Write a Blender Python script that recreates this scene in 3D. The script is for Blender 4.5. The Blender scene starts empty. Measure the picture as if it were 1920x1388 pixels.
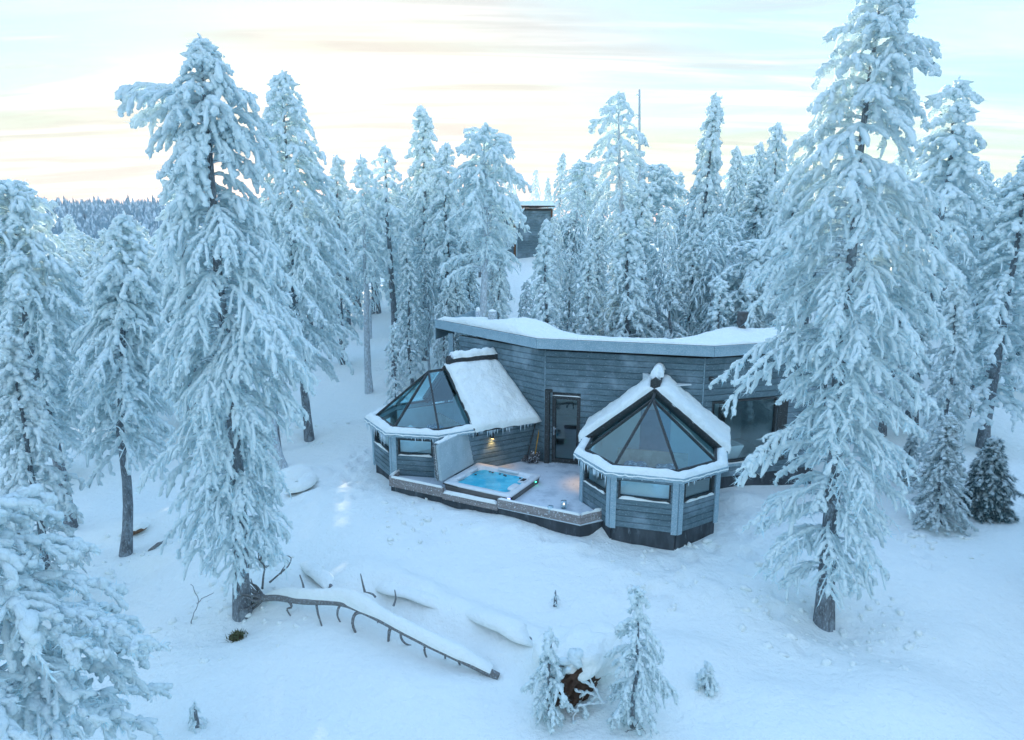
import bpy, bmesh, math, random
import numpy as np
from mathutils import Matrix, Vector

S = bpy.context.scene
COL = S.collection
R = math.radians

# ------------------------------------------------------------------ camera
CAM_H, PITCH, FPX = 7.2, R(12.0), 1280.0
cam_d = bpy.data.cameras.new('camera')
cam_d.sensor_width = 36.0
cam_d.lens = FPX / 1920 * 36.0
cam_d.clip_end = 3000
cam = bpy.data.objects.new('camera', cam_d)
cam.location = (0, 0, CAM_H)
cam.rotation_euler = (R(90) - PITCH, 0, 0)
COL.objects.link(cam)
S.camera = cam

# ------------------------------------------------------------------ world
SKY_TINT = (0.67, 0.83, 0.85, 1)
CLOUD_TINT = (1.03, 0.975, 0.96, 1)
HAZE = 0.0001
VEIL_POW, VEIL_GAIN, CLOUD_HI, CLOUD_LO, CLOUD_AMT = -0.93, 1.37, 0.97, 0.58, 0.82
SUN_EL, SUN_AZ = R(4.6), R(-11.5)          # azimuth from +Y, positive to the right
W = bpy.data.worlds.new('World')
S.world = W
W.use_nodes = True
nt = W.node_tree
nt.nodes.clear()


def N(t, typ, **kw):
    n = t.nodes.new(typ)
    for k, v in kw.items():
        if k == 'inp':
            for kk, vv in v.items():
                n.inputs[kk].default_value = vv
        else:
            setattr(n, k, v)
    return n


sky = N(nt, 'ShaderNodeTexSky', sky_type='NISHITA', sun_disc=False, sun_elevation=SUN_EL,
        sun_rotation=SUN_AZ, air_density=1.0, dust_density=0.6, ozone_density=2.0, altitude=200)
bg = N(nt, 'ShaderNodeBackground', inp={'Strength': 0.15})
out = N(nt, 'ShaderNodeOutputWorld')
L = nt.links.new
tc = N(nt, 'ShaderNodeTexCoord')
sep = N(nt, 'ShaderNodeSeparateXYZ')
L(tc.outputs['Generated'], sep.inputs[0])
# project the view direction on a flat cloud layer
zc = N(nt, 'ShaderNodeMath', operation='MAXIMUM', inp={1: 0.0})
L(sep.outputs['Z'], zc.inputs[0])
za = N(nt, 'ShaderNodeMath', operation='ADD', inp={1: 0.09})
L(zc.outputs[0], za.inputs[0])
dx = N(nt, 'ShaderNodeMath', operation='DIVIDE')
dy = N(nt, 'ShaderNodeMath', operation='DIVIDE')
L(sep.outputs['X'], dx.inputs[0]); L(za.outputs[0], dx.inputs[1])
L(sep.outputs['Y'], dy.inputs[0]); L(za.outputs[0], dy.inputs[1])
cmb = N(nt, 'ShaderNodeCombineXYZ')
L(dx.outputs[0], cmb.inputs[0]); L(dy.outputs[0], cmb.inputs[1])


def cloud(scale, sx, sy, rot, detail, lo, hi, dist=0.6):
    mp = N(nt, 'ShaderNodeMapping')
    mp.inputs['Rotation'].default_value = (0, 0, rot)
    mp.inputs['Scale'].default_value = (sx, sy, 1)
    L(cmb.outputs[0], mp.inputs[0])
    nz = N(nt, 'ShaderNodeTexNoise', inp={'Scale': scale, 'Detail': detail, 'Roughness': 0.6, 'Distortion': dist})
    L(mp.outputs[0], nz.inputs['Vector'])
    mr = N(nt, 'ShaderNodeMapRange', interpolation_type='SMOOTHSTEP', inp={1: lo, 2: hi})
    L(nz.outputs['Fac'], mr.inputs[0])
    return mr.outputs[0]


c1 = cloud(0.42, 0.7, 1.6, 0.18, 6, 0.39, 0.62)
c2 = cloud(1.1, 0.3, 1.6, 0.16, 9, 0.42, 0.66, 1.4)
c3 = cloud(1.1, 0.33, 1.9, 0.14, 9, 0.33, 0.60, 1.2)
mx = N(nt, 'ShaderNodeMath', operation='MAXIMUM')
L(c1, mx.inputs[0]); L(c2, mx.inputs[1])
bw0 = N(nt, 'ShaderNodeRGBToBW')
L(sky.outputs[0], bw0.inputs[0])
# a veil of high cloud evens out the brightness round the low sun
pw = N(nt, 'ShaderNodeMath', operation='POWER', inp={1: VEIL_POW})
L(bw0.outputs[0], pw.inputs[0])
pk = N(nt, 'ShaderNodeMath', operation='MULTIPLY', inp={1: VEIL_GAIN})
L(pw.outputs[0], pk.inputs[0])
soft = N(nt, 'ShaderNodeVectorMath', operation='SCALE')
L(sky.outputs[0], soft.inputs[0]); L(pk.outputs[0], soft.inputs['Scale'])
tint = N(nt, 'ShaderNodeMix', data_type='RGBA', blend_type='MULTIPLY')
tint.inputs[0].default_value = 1.0
tint.inputs[7].default_value = SKY_TINT
bw = N(nt, 'ShaderNodeRGBToBW')
L(soft.outputs[0], bw.inputs[0])
# thin cloud takes the edge off the yellow at the horizon
floor_ = N(nt, 'ShaderNodeVectorMath', operation='SCALE')
floor_.inputs[0].default_value = (0.62, 0.78, 0.80)
L(bw.outputs[0], floor_.inputs['Scale'])
vmax = N(nt, 'ShaderNodeVectorMath', operation='MAXIMUM')
L(soft.outputs[0], vmax.inputs[0]); L(floor_.outputs[0], vmax.inputs[1])
L(vmax.outputs[0], tint.inputs[6])
# clouds scatter the same light, only whiter; some of them are thicker and greyer
shade = N(nt, 'ShaderNodeMapRange', inp={1: 0.0, 2: 1.0, 3: CLOUD_HI, 4: CLOUD_LO})
L(c3, shade.inputs[0])
hue = N(nt, 'ShaderNodeMix', data_type='RGBA')
hue.inputs[0].default_value = 0.30
L(bw.outputs[0], hue.inputs[6]); L(vmax.outputs[0], hue.inputs[7])
cl = N(nt, 'ShaderNodeVectorMath', operation='SCALE')
L(hue.outputs[2], cl.inputs[0]); L(shade.outputs[0], cl.inputs['Scale'])
clc = N(nt, 'ShaderNodeMix', data_type='RGBA', blend_type='MULTIPLY')
clc.inputs[0].default_value = 1.0
clc.inputs[7].default_value = CLOUD_TINT
L(cl.outputs[0], clc.inputs[6])
mixc = N(nt, 'ShaderNodeMix', data_type='RGBA')
fm = N(nt, 'ShaderNodeMath', operation='MULTIPLY', inp={1: CLOUD_AMT})
L(mx.outputs[0], fm.inputs[0])
L(fm.outputs[0], mixc.inputs[0]); L(tint.outputs[2], mixc.inputs[6]); L(clc.outputs[2], mixc.inputs[7])
L(mixc.outputs[2], bg.inputs[0]); L(bg.outputs[0], out.inputs[0])

# ------------------------------------------------------------------ sun
sd = bpy.data.lights.new('sun', 'SUN')
sd.energy = 2.0
sd.angle = R(0.8)
sd.color = (1.0, 0.86, 0.68)
sun = bpy.data.objects.new('sun', sd)
dsun = Vector((math.sin(SUN_AZ) * math.cos(SUN_EL), math.cos(SUN_AZ) * math.cos(SUN_EL), math.sin(SUN_EL)))
sun.rotation_euler = (-dsun).to_track_quat('-Z', 'Y').to_euler()
COL.objects.link(sun)

vs = S.view_settings
vs.view_transform = 'Standard'
vs.look = 'None'
vs.gamma = 1.0
vs.use_curve_mapping = False
vs.exposure = 2.63
S.cycles.max_bounces = 18
S.cycles.diffuse_bounces = 16
S.cycles.transparent_max_bounces = 16
S.cycles.volume_bounces = 0

# ------------------------------------------------------------------ helpers
CP, SP = math.cos(PITCH), math.sin(PITCH)


def ray(px, py):
    a, b = (px - 960) / FPX, -(py - 694) / FPX
    return np.array([a, CP + b * SP, -SP + b * CP])


def at_z(px, py, z):
    d = ray(px, py)
    return d * ((z - CAM_H) / d[2]) + np.array([0, 0, CAM_H])


def at_y(px, py, y):
    d = ray(px, py)
    return d * (y / d[1]) + np.array([0, 0, CAM_H])


class Geo:
    """Collects vertices and faces and links them as one mesh object."""

    def __init__(self):
        self.V, self.F, self.n = [], [], 0

    def add(self, V, faces, mat=0, smooth=True):
        V = np.asarray(V, float).reshape(-1, 3)
        for F in (faces if isinstance(faces, list) else [faces]):
            F = np.asarray(F, int)
            if len(F):
                self.F.append((F + self.n, mat, smooth))
        self.V.append(V)
        self.n += len(V)

    def poly(self, pts, mat=0, smooth=False):
        self.add(pts, [np.arange(len(pts))[None, :]], mat, smooth)

    def box(self, a, b, mat=0, T=None):
        x0, y0, z0 = a
        x1, y1, z1 = b
        v = np.array([[x0, y0, z0], [x1, y0, z0], [x1, y1, z0], [x0, y1, z0], [x0, y0, z1], [x1, y0, z1], [x1, y1, z1], [x0, y1, z1]], float)
        f = np.array([[0, 3, 2, 1], [4, 5, 6, 7], [0, 1, 5, 4], [1, 2, 6, 5], [2, 3, 7, 6], [3, 0, 4, 7]])
        if T is not None:
            v = T(v)
        self.add(v, f, mat, False)

    def bar(self, p, q, w, h, mat=0, up=(0, 0, 1)):
        """A square bar from p to q, w wide and h deep."""
        p, q = np.array(p, float), np.array(q, float)
        d = q - p
        d /= np.linalg.norm(d)
        s = np.cross(d, up)
        s /= np.linalg.norm(s)
        t = np.cross(s, d)
        o = [s * w / 2 + t * h / 2, -s * w / 2 + t * h / 2, -s * w / 2 - t * h / 2, s * w / 2 - t * h / 2]
        v = [p + k for k in o] + [q + k for k in o]
        self.add(v, np.array([[0, 1, 2, 3], [7, 6, 5, 4], [0, 4, 5, 1], [1, 5, 6, 2], [2, 6, 7, 3], [3, 7, 4, 0]]), mat, False)

    def prism(self, pts, z0, z1, mat=0, smooth=False):
        """A vertical prism over a counter-clockwise plan outline."""
        n = len(pts)
        v = [(p[0], p[1], z0) for p in pts] + [(p[0], p[1], z1) for p in pts]
        q = np.array([[i, (i + 1) % n, n + (i + 1) % n, n + i] for i in range(n)])
        self.add(v, [q, np.arange(n)[::-1][None, :], np.arange(n, 2 * n)[None, :]], mat, smooth)

    def tube(self, P, rad, sides=6, mat=0, cap=True):
        P = np.asarray(P, float)
        n = len(P)
        rad = np.broadcast_to(np.asarray(rad, float), (n,))
        d = np.gradient(P, axis=0)
        d /= np.maximum(np.linalg.norm(d, axis=1, keepdims=True), 1e-9)
        ref = np.array([0, 0, 1.0]) if abs(d[0, 2]) < .9 else np.array([1.0, 0, 0])
        s = np.cross(d, ref)
        s /= np.maximum(np.linalg.norm(s, axis=1, keepdims=True), 1e-9)
        t = np.cross(s, d)
        a = np.arange(sides) * 2 * math.pi / sides
        v = P[:, None, :] + rad[:, None, None] * (np.cos(a)[None, :, None] * s[:, None, :] + np.sin(a)[None, :, None] * t[:, None, :])
        i = np.arange(n - 1)[:, None] * sides
        j = np.arange(sides)[None, :]
        k = (j + 1) % sides
        q = np.stack([i + j, i + sides + j, i + sides + k, i + k], -1).reshape(-1, 4)
        F = [q]
        if cap:
            F.append((np.arange(sides)[None, :] + (n - 1) * sides)[:, ::-1])
            F.append(np.arange(sides)[None, :])
        self.add(v.reshape(-1, 3), F, mat, True)

    def build(self, name, mats, parent=None, loc=(0, 0, 0), link=True):
        """One mesh object; the geometry is in world space and moved to loc (or the parent's place)."""
        me = bpy.data.meshes.new(name)
        V = np.concatenate(self.V) if self.V else np.zeros((0, 3))
        off = np.array(parent_loc(parent) if parent is not None else loc)
        V = V - off
        me.vertices.add(len(V))
        me.vertices.foreach_set('co', V.astype(np.float32).ravel())
        lt = np.concatenate([np.full(len(F), F.shape[1]) for F, m, s in self.F])
        lv = np.concatenate([F.ravel() for F, m, s in self.F])
        ls = np.concatenate([[0], np.cumsum(lt)[:-1]])
        me.loops.add(len(lv))
        me.loops.foreach_set('vertex_index', lv.astype(np.int32))
        me.polygons.add(len(lt))
        me.polygons.foreach_set('loop_start', ls.astype(np.int32))
        me.polygons.foreach_set('loop_total', lt.astype(np.int32))
        me.polygons.foreach_set('material_index', np.concatenate([np.full(len(F), m) for F, m, s in self.F]).astype(np.int32))
        me.polygons.foreach_set('use_smooth', np.concatenate([np.full(len(F), s) for F, m, s in self.F]))
        for m in (mats if isinstance(mats, (list, tuple)) else [mats]):
            me.materials.append(m)
        me.update(calc_edges=True)
        o = bpy.data.objects.new(name, me)
        if parent is not None:
            o.parent = parent
        else:
            o.location = loc
        if link:
            COL.objects.link(o)
        return o


def parent_loc(o):
    l = np.zeros(3)
    while o is not None:
        l += np.array(o.location)
        o = o.parent
    return l


def tag(o, label=None, cat=None, group=None, kind=None):
    for k, v in (('label', label), ('category', cat), ('group', group), ('kind', kind)):
        if v:
            o[k] = v
    return o


def thing(name, loc, label, cat, group=None):
    o = bpy.data.objects.new(name, None)
    o.location = loc
    o.empty_display_size = 0.2
    COL.objects.link(o)
    return tag(o, label, cat, group)


# value noise in numpy, for the relief of the snow
_rs = np.random.RandomState(5)
_tab = _rs.rand(256, 256)


def vnoise(x, y):
    xi, yi = np.floor(x).astype(int), np.floor(y).astype(int)
    fx, fy = x - xi, y - yi
    fx, fy = fx * fx * (3 - 2 * fx), fy * fy * (3 - 2 * fy)
    g = lambda a, b: _tab[a & 255, b & 255]
    return (g(xi, yi) * (1 - fx) + g(xi + 1, yi) * fx) * (1 - fy) + (g(xi, yi + 1) * (1 - fx) + g(xi + 1, yi + 1) * fx) * fy - .5


def fbm(x, y, o=4):
    s, a = 0, 1.0
    for k in range(o):
        s = s + a * vnoise(x * 2 ** k + 17.3 * k, y * 2 ** k + 9.1 * k)
        a *= .5
    return s


# ------------------------------------------------------------------ materials
MATS = {}


def mat(name, col, rough=.6, spec=.3, noise=None, bump=None, rand=0.0, coord='Object', frost=None, metal=0.0, emit=None, lucent=0.0):
    """A principled material. noise=(scale, second colour, lo, hi), bump=(scale, strength, distance), frost=(scale, lo, hi, colour)."""
    m = bpy.data.materials.new(name)
    m.use_nodes = True
    t = m.node_tree
    b = t.nodes['Principled BSDF']
    b.inputs['Roughness'].default_value = rough
    b.inputs['Specular IOR Level'].default_value = spec
    b.inputs['Metallic'].default_value = metal
    l = t.links.new
    if emit:
        b.inputs['Emission Color'].default_value = (*emit[0], 1)
        b.inputs['Emission Strength'].default_value = emit[1]
    tcn = N(t, 'ShaderNodeTexCoord')
    geo = N(t, 'ShaderNodeNewGeometry')
    vec = geo.outputs['Position'] if coord == 'World' else tcn.outputs['Object']
    rgb = N(t, 'ShaderNodeRGB')
    rgb.outputs[0].default_value = (*col, 1)
    c = rgb.outputs[0]

    def fac(scale, lo, hi, stretch=None, detail=4):
        v = vec
        if stretch:
            mp = N(t, 'ShaderNodeMapping')
            mp.inputs['Scale'].default_value = stretch
            l(vec, mp.inputs[0])
            v = mp.outputs[0]
        nz = N(t, 'ShaderNodeTexNoise', inp={'Scale': scale, 'Detail': detail, 'Roughness': .6})
        l(v, nz.inputs['Vector'])
        mr = N(t, 'ShaderNodeMapRange', interpolation_type='SMOOTHSTEP', inp={1: lo, 2: hi})
        l(nz.outputs['Fac'], mr.inputs[0])
        return mr.outputs[0]

    def mixto(c, f, col2):
        mx_ = N(t, 'ShaderNodeMix', data_type='RGBA')
        mx_.inputs[7].default_value = (*col2, 1)
        l(f, mx_.inputs[0]); l(c, mx_.inputs[6])
        return mx_.outputs[2]

    for nz_ in ([noise] if isinstance(noise, tuple) else noise or []):
        c = mixto(c, fac(nz_[0], nz_[2], nz_[3], nz_[4] if len(nz_) > 4 else None), nz_[1])
    if rand:
        oi = N(t, 'ShaderNodeObjectInfo')
        mr = N(t, 'ShaderNodeMapRange', inp={3: 1 - rand, 4: 1 + rand})
        l(oi.outputs['Random'], mr.inputs[0])
        sc_ = N(t, 'ShaderNodeVectorMath', operation='SCALE')
        l(c, sc_.inputs[0]); l(mr.outputs[0], sc_.inputs['Scale'])
        c = sc_.outputs[0]
    for fr in ([frost] if isinstance(frost, tuple) else frost or []):
        c = mixto(c, fac(fr[0], fr[1], fr[2], fr[4] if len(fr) > 4 else None, 5), fr[3])
    l(c, b.inputs['Base Color'])
    if lucent:
        tl = N(t, 'ShaderNodeBsdfTranslucent')
        l(c, tl.inputs[0])
        mxs = N(t, 'ShaderNodeMixShader', inp={0: lucent})
        l(b.outputs[0], mxs.inputs[1]); l(tl.outputs[0], mxs.inputs[2])
        l(mxs.outputs[0], t.nodes['Material Output'].inputs[0])
    if bump:
        nz = N(t, 'ShaderNodeTexNoise', inp={'Scale': bump[0], 'Detail': 5, 'Roughness': .65})
        if len(bump) > 3:
            mp = N(t, 'ShaderNodeMapping')
            mp.inputs['Scale'].default_value = bump[3]
            l(vec, mp.inputs[0]); l(mp.outputs[0], nz.inputs['Vector'])
        else:
            l(vec, nz.inputs['Vector'])
        bp = N(t, 'ShaderNodeBump', inp={'Strength': bump[1], 'Distance': bump[2]})
        l(nz.outputs['Fac'], bp.inputs['Height'])
        l(bp.outputs[0], b.inputs['Normal'])
    MATS[name] = m
    return m


SNOWC = (0.885, 0.93, 0.91)
CROWNC = (0.835, 0.965, 0.99)
mat('snow', SNOWC, .85, .15, bump=(4.5, 1.0, .09), coord='World')
mat('crown_snow', CROWNC, .85, .12, bump=(45.0, 1.0, .03), lucent=.03)
mat('far_snow', CROWNC, .85, .12, bump=(14.0, .9, .08), lucent=.03)
mat('rime', (.86, .94, .985), .85, .12, bump=(60.0, .6, .02), lucent=.03)
mat('needles', (.38, .70, .81), .8, .15, noise=(5.0, (.80, .95, .985), .34, .56))
mat('sapling_needles', (.22, .36, .36), .8, .15, noise=(9.0, (.66, .80, .84), .42, .62))
mat('dark_needles', (.05, .11, .12), .8, .15, noise=(6.0, (.30, .42, .46), .45, .7))
mat('bark', (.21, .235, .26), .9, .1, noise=(9.0, (.13, .14, .155), .4, .65, (1, 1, .25)),
    frost=[(40.0, .50, .72, (.42, .49, .54), (1, 1, .3)), (3.0, .5, .72, (.32, .38, .42))], bump=(22.0, 1.0, .05, (1, 1, .22)))
mat('frosted_bark', (.42, .47, .51), .9, .1, frost=[(24.0, .42, .62, (.62, .70, .76), (1, 1, .4))], bump=(18.0, .8, .04, (1, 1, .25)))
mat('limb_bark', (.40, .48, .53), .9, .1, frost=[(24.0, .35, .60, (.76, .86, .91))])
mat('dead_wood', (.20, .20, .20), .9, .1, frost=[(30.0, .48, .70, (.38, .44, .48))], bump=(30.0, .9, .03))
FROST = (.40, .51, .57)
PAINT = (.138, .205, .238)
mat('plank', PAINT, .75, .2, noise=(2.5, (.105, .162, .19), .35, .65, (1, 4, 6)), rand=.13,
    frost=[(45.0, .56, .80, FROST, (.4, 1, 1)), (1.1, .48, .75, (.28, .37, .43)), (30.0, .70, .76, (.03, .035, .04))], bump=(60.0, .25, .01, (.1, 1, 1)), coord='World')
mat('trim', (.29, .43, .50), .7, .25, noise=(3.0, (.24, .37, .44), .35, .65), frost=[(50.0, .48, .66, (.50, .58, .64))], bump=(40.0, .2, .01), coord='World')
mat('dark_trim', (.045, .05, .052), .6, .3, frost=[(35.0, .55, .74, (.20, .24, .26))], coord='World')
mat('foundation', (.055, .065, .075), .85, .15, noise=(4.0, (.085, .10, .115), .4, .65, (1, 1, .3)), frost=[(7.0, .6, .8, (.20, .26, .30), (1, 1, .3))], coord='World')
mat('timber', (.30, .275, .27), .8, .2, noise=(6.0, (.22, .20, .20), .35, .65, (.3, .3, 4)), frost=[(22.0, .54, .70, (.66, .72, .76))], bump=(50.0, .3, .01), coord='World')
mat('frosty_deck', (.66, .73, .79), .85, .15, noise=[(1.6, (.46, .53, .59), .46, .70), (9.0, (.40, .46, .52), .58, .76)], bump=(26.0, .5, .015), coord='World')
mat('interior', (.70, .76, .79), .8, .2, noise=(3.0, (.66, .72, .75), .4, .6))
mat('interior_floor', (.50, .50, .49), .6, .3, noise=(5.0, (.44, .44, .43), .4, .6, (.3, 3, 1)))
mat('inner_door', (.16, .30, .42), .5, .3, noise=(3.0, (.13, .26, .37), .4, .6))
mat('bedding', (.80, .80, .79), .9, .1, bump=(3.0, .6, .06))
mat('pillow_fabric', (.12, .17, .22), .9, .1, noise=(8.0, (.40, .45, .50), .52, .6))
mat('bed_wood', (.42, .34, .28), .7, .2, noise=(4.0, (.34, .27, .22), .4, .6))
mat('porcelain', (.80, .82, .82), .25, .5, noise=(2.0, (.76, .79, .80), .4, .6))
mat('curtain_cloth', (.10, .085, .08), .9, .1, noise=(4.0, (.14, .12, .11), .4, .6))
mat('chimney_metal', (.06, .065, .07), .5, .4, noise=(6.0, (.10, .11, .12), .4, .65), metal=.3)
mat('frosted_metal', (.33, .38, .42), .7, .25, frost=(24.0, .45, .6, (.58, .66, .72)), bump=(40.0, .5, .01))
mat('tub_shell', (.74, .77, .79), .3, .45, noise=(4.0, (.68, .72, .75), .4, .6))
mat('tub_cabinet', (.17, .165, .165), .6, .3, noise=(3.0, (.13, .125, .125), .4, .6, (.3, .3, 6)))
mat('tub_water', (.05, .52, .70), .06, .5, noise=(2.2, (.14, .66, .82), .38, .62), bump=(9.0, .5, .03))
mat('cover_vinyl', (.42, .52, .56), .55, .35, noise=(2.0, (.36, .46, .50), .4, .6), frost=(30.0, .56, .7, (.6, .68, .72)))
mat('dark_vinyl', (.10, .11, .115), .6, .3, frost=(30.0, .5, .66, (.5, .58, .62)))
mat('shovel_shaft', (.62, .36, .07), .5, .4, noise=(9.0, (.5, .28, .05), .4, .6))
mat('shovel_grip', (.58, .13, .05), .5, .4, noise=(9.0, (.48, .10, .04), .4, .6))
mat('dark_shaft', (.05, .055, .06), .5, .4, noise=(9.0, (.08, .085, .09), .4, .6))
mat('shovel_blade', (.05, .05, .055), .5, .4, frost=(22.0, .52, .62, (.60, .67, .72)))
mat('candle_wax', (.84, .82, .76), .6, .3, noise=(8.0, (.78, .76, .70), .4, .6))
mat('flame', (1, .7, .35), .6, .1, emit=((1, .62, .25), 3.0))
mat('lamp_glow', (1, .7, .35), .6, .1, emit=((1, .55, .18), 6.0))
mat('green_light', (.05, .5, .3), .5, .3, emit=((.05, 1, .5), 1.2))
mat('corner_light', (.35, .40, .80), .5, .3, emit=((.35, .40, 1.0), .45))
mat('brown_soil', (.085, .055, .042), .95, .05, noise=(9.0, (.13, .08, .06), .4, .62), bump=(20.0, 1.0, .06))
mat('ice', (.70, .82, .88), .15, .5, noise=(12.0, (.62, .76, .84), .4, .6))
mat('cut_bark', (.20, .115, .07), .9, .1, noise=(12.0, (.12, .07, .05), .4, .6), bump=(25.0, .8, .02))
mat('moss_tuft', (.10, .12, .06), .9, .1, noise=(20.0, (.22, .21, .12), .45, .62))


def glass(name, tintc, refl=.9):
    m = bpy.data.materials.new(name)
    m.use_nodes = True
    t = m.node_tree
    t.nodes.clear()
    o = N(t, 'ShaderNodeOutputMaterial')
    tr = N(t, 'ShaderNodeBsdfTransparent')
    tr.inputs[0].default_value = (*tintc, 1)
    gl = N(t, 'ShaderNodeBsdfGlossy', inp={'Roughness': .02})
    gl.inputs[0].default_value = (refl * .85, refl, refl, 1)
    fr = N(t, 'ShaderNodeFresnel', inp={'IOR': 2.2})
    nz = N(t, 'ShaderNodeTexNoise', inp={'Scale': .8, 'Detail': 2})
    bp = N(t, 'ShaderNodeBump', inp={'Strength': .06, 'Distance': .1})
    t.links.new(nz.outputs['Fac'], bp.inputs['Height'])
    t.links.new(bp.outputs[0], gl.inputs['Normal'])
    mxs = N(t, 'ShaderNodeMixShader')
    gm = N(t, 'ShaderNodeNewGeometry')
    inv = N(t, 'ShaderNodeMath', operation='SUBTRACT', inp={0: 1.0})
    t.links.new(gm.outputs['Backfacing'], inv.inputs[1])
    ml = N(t, 'ShaderNodeMath', operation='MULTIPLY')
    t.links.new(fr.outputs[0], ml.inputs[0]); t.links.new(inv.outputs[0], ml.inputs[1])
    t.links.new(ml.outputs[0], mxs.inputs[0]); t.links.new(tr.outputs[0], mxs.inputs[1]); t.links.new(gl.outputs[0], mxs.inputs[2])
    t.links.new(mxs.outputs[0], o.inputs[0])
    MATS[name] = m
    return m


glass('pane_glass', (.80, .97, 1.0))
glass('clear_glass', (.90, .95, .97))
glass('window_glass', (.90, .98, 1.0))
M = MATS

# ------------------------------------------------------------------ the snow-covered ground
def sstep(a, b, x):
    t = np.clip((x - a) / (b - a), 0, 1)
    return t * t * (3 - 2 * t)


MOUNDS = []          # (x, y, radius x, radius y, height, angle)


PRINTS = []          # (x, y, direction, depth)


def trail(pts, step=.62, wid=.16, seed=0):
    """Footprints in deep snow along a line of picture points."""
    rr = random.Random(seed)
    P_ = [at_z(px, py, -.75)[:2] for px, py in pts]
    side = 1
    for a, b in zip(P_[:-1], P_[1:]):
        L_ = float(np.hypot(*(b - a)))
        d = (b - a) / L_
        for k in range(int(L_ / step)):
            p = a + d * (k + rr.uniform(.3, .7)) * step + np.array([-d[1], d[0]]) * side * wid * rr.uniform(.6, 1.3)
            side = -side
            PRINTS.append((p[0], p[1], math.atan2(d[1], d[0]) + rr.uniform(-.3, .3), rr.uniform(.08, .17)))


def mound_px(px, py, rx, ry, h, ang=0.0, z=-.8):
    p = at_z(px, py, z)
    MOUNDS.append((p[0], p[1], rx, ry, h, ang))


def ground_base(x, y):
    x, y = np.asarray(x, float), np.asarray(y, float)
    z = -.45 - .35 * sstep(17.5, 11, y) - .9 * sstep(-3, -11, x) * sstep(40, 14, y) - .35 * sstep(6, 12, x)
    hill = np.where(y > 23, (np.clip(y, 23, 62) - 23), 0.0)
    hill = .165 * (np.sqrt(hill ** 2 + 9) - 3)
    z = z + hill * sstep(-26, -1, x - .10 * (y - 25))
    z = z + 1.4 * sstep(70, 110, y) * sstep(-20, 5, x)
    # the valley and the wooded ridge beyond it
    z = z - 6 * sstep(60, 140, y) * sstep(10, -30, x) + 16.5 * sstep(190, 340, y) * sstep(60, -100, x)
    z = z + .12 * np.maximum(y - 420, 0) ** .5 * 0
    return z


def ground(x, y):
    x, y = np.asarray(x, float), np.asarray(y, float)
    z = ground_base(x, y)
    z = z + .28 * fbm(x * .16, y * .16, 3) + .15 * fbm(x * .55 + 40, y * .55, 3) + .035 * fbm(x * 1.9, y * 1.9 + 11, 3)
    for mx_, my_, rx, ry, h, a in MOUNDS:
        c, s = math.cos(a), math.sin(a)
        u, v = ((x - mx_) * c + (y - my_) * s) / rx, (-(x - mx_) * s + (y - my_) * c) / ry
        z = z + h * np.exp(-(u * u + v * v) ** 1.5)
    for fx, fy, fa, fd in PRINTS:
        c, s = math.cos(fa), math.sin(fa)
        u, v = ((x - fx) * c + (y - fy) * s) / .24, (-(x - fx) * s + (y - fy) * c) / .15
        q = u * u + v * v
        z = z - fd * np.exp(-q ** 2) + .035 * np.exp(-(np.sqrt(q) - 1.5) ** 2 / .12)
    # trodden and shovelled snow round the cabin
    tr = np.exp(-((x + 5.6) / 1.1) ** 2 - ((y - 20.0) / 2.6) ** 2) + .8 * np.exp(-((x - 6.6) / 1.3) ** 2 - ((y - 16.0) / 1.6) ** 2)
    edge = -(x + .9) * .463 - (y - 17.26) * .886
    tr = tr + .9 * np.exp(-((edge - .5) / .5) ** 2) * sstep(-4.6, -3.2, x) * sstep(5.6, 4.4, x)
    tr = tr + .7 * np.exp(-((x - 3.2) / 1.7) ** 2 - ((y - 13.6) / .9) ** 2)
    z = z + tr * (.16 * np.abs(fbm(x * 2.2 + 5, y * 2.2, 3)) + .05 * fbm(x * 5, y * 5, 2))
    return z


def sight(px, py, lift=0.0):
    """Where the line of sight through a picture point comes within lift metres of the snow."""
    d = ray(px, py)
    t = np.concatenate([np.arange(6, 40, .04), np.arange(40, 140, .25)])
    P_ = d[None, :] * t[:, None]
    below = P_[:, 2] + CAM_H < ground(P_[:, 0], P_[:, 1]) + lift
    i = int(np.argmax(below)) if below.any() else len(t) - 1
    p = d * (t[i] - .02)
    return np.array([p[0], p[1], p[2] + CAM_H])


def ground_px(px, py):
    p = sight(px, py)
    return np.array([p[0], p[1], float(ground(p[0], p[1]))])


trail([(1320, 1030), (1290, 1085), (1215, 1120)], seed=1)
trail([(1215, 1065), (1290, 1085)], seed=2)
trail([(1290, 1130), (1255, 1105)], seed=3)
trail([(1380, 1010), (1440, 1090), (1500, 1230)], step=.9, seed=4)
trail([(690, 960), (660, 900), (690, 850)], step=.5, seed=5)
trail([(1680, 1020), (1800, 1080)], step=.8, seed=6)
trail([(1130, 1050), (1050, 1040), (960, 1020)], step=.7, seed=7)
mound_px(540, 905, 1.0, .55, .40, .3)
mound_px(690, 1095, .9, .6, .22, .2)
mound_px(870, 1160, 1.6, .45, .34, -.45)
mound_px(780, 1115, .8, .35, .24, -.35)
mound_px(1005, 1215, 1.0, .5, .25, -.4)
mound_px(1250, 1230, 1.1, .8, .22, .1)
mound_px(1490, 1330, 1.0, .8, .18, .1)
mound_px(1690, 1300, 1.3, .9, .22, .3)
mound_px(1760, 1180, 1.2, .7, .15, .1)
mound_px(300, 950, 1.6, .7, .3, .5)
mound_px(330, 1010, 1.2, .5, .2, .4)
mound_px(1380, 960, .8, .6, .18, .1)
mound_px(1100, 1010, .9, .3, .16, -.5)
mound_px(1310, 1290, .7, .5, .12, .1)


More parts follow.
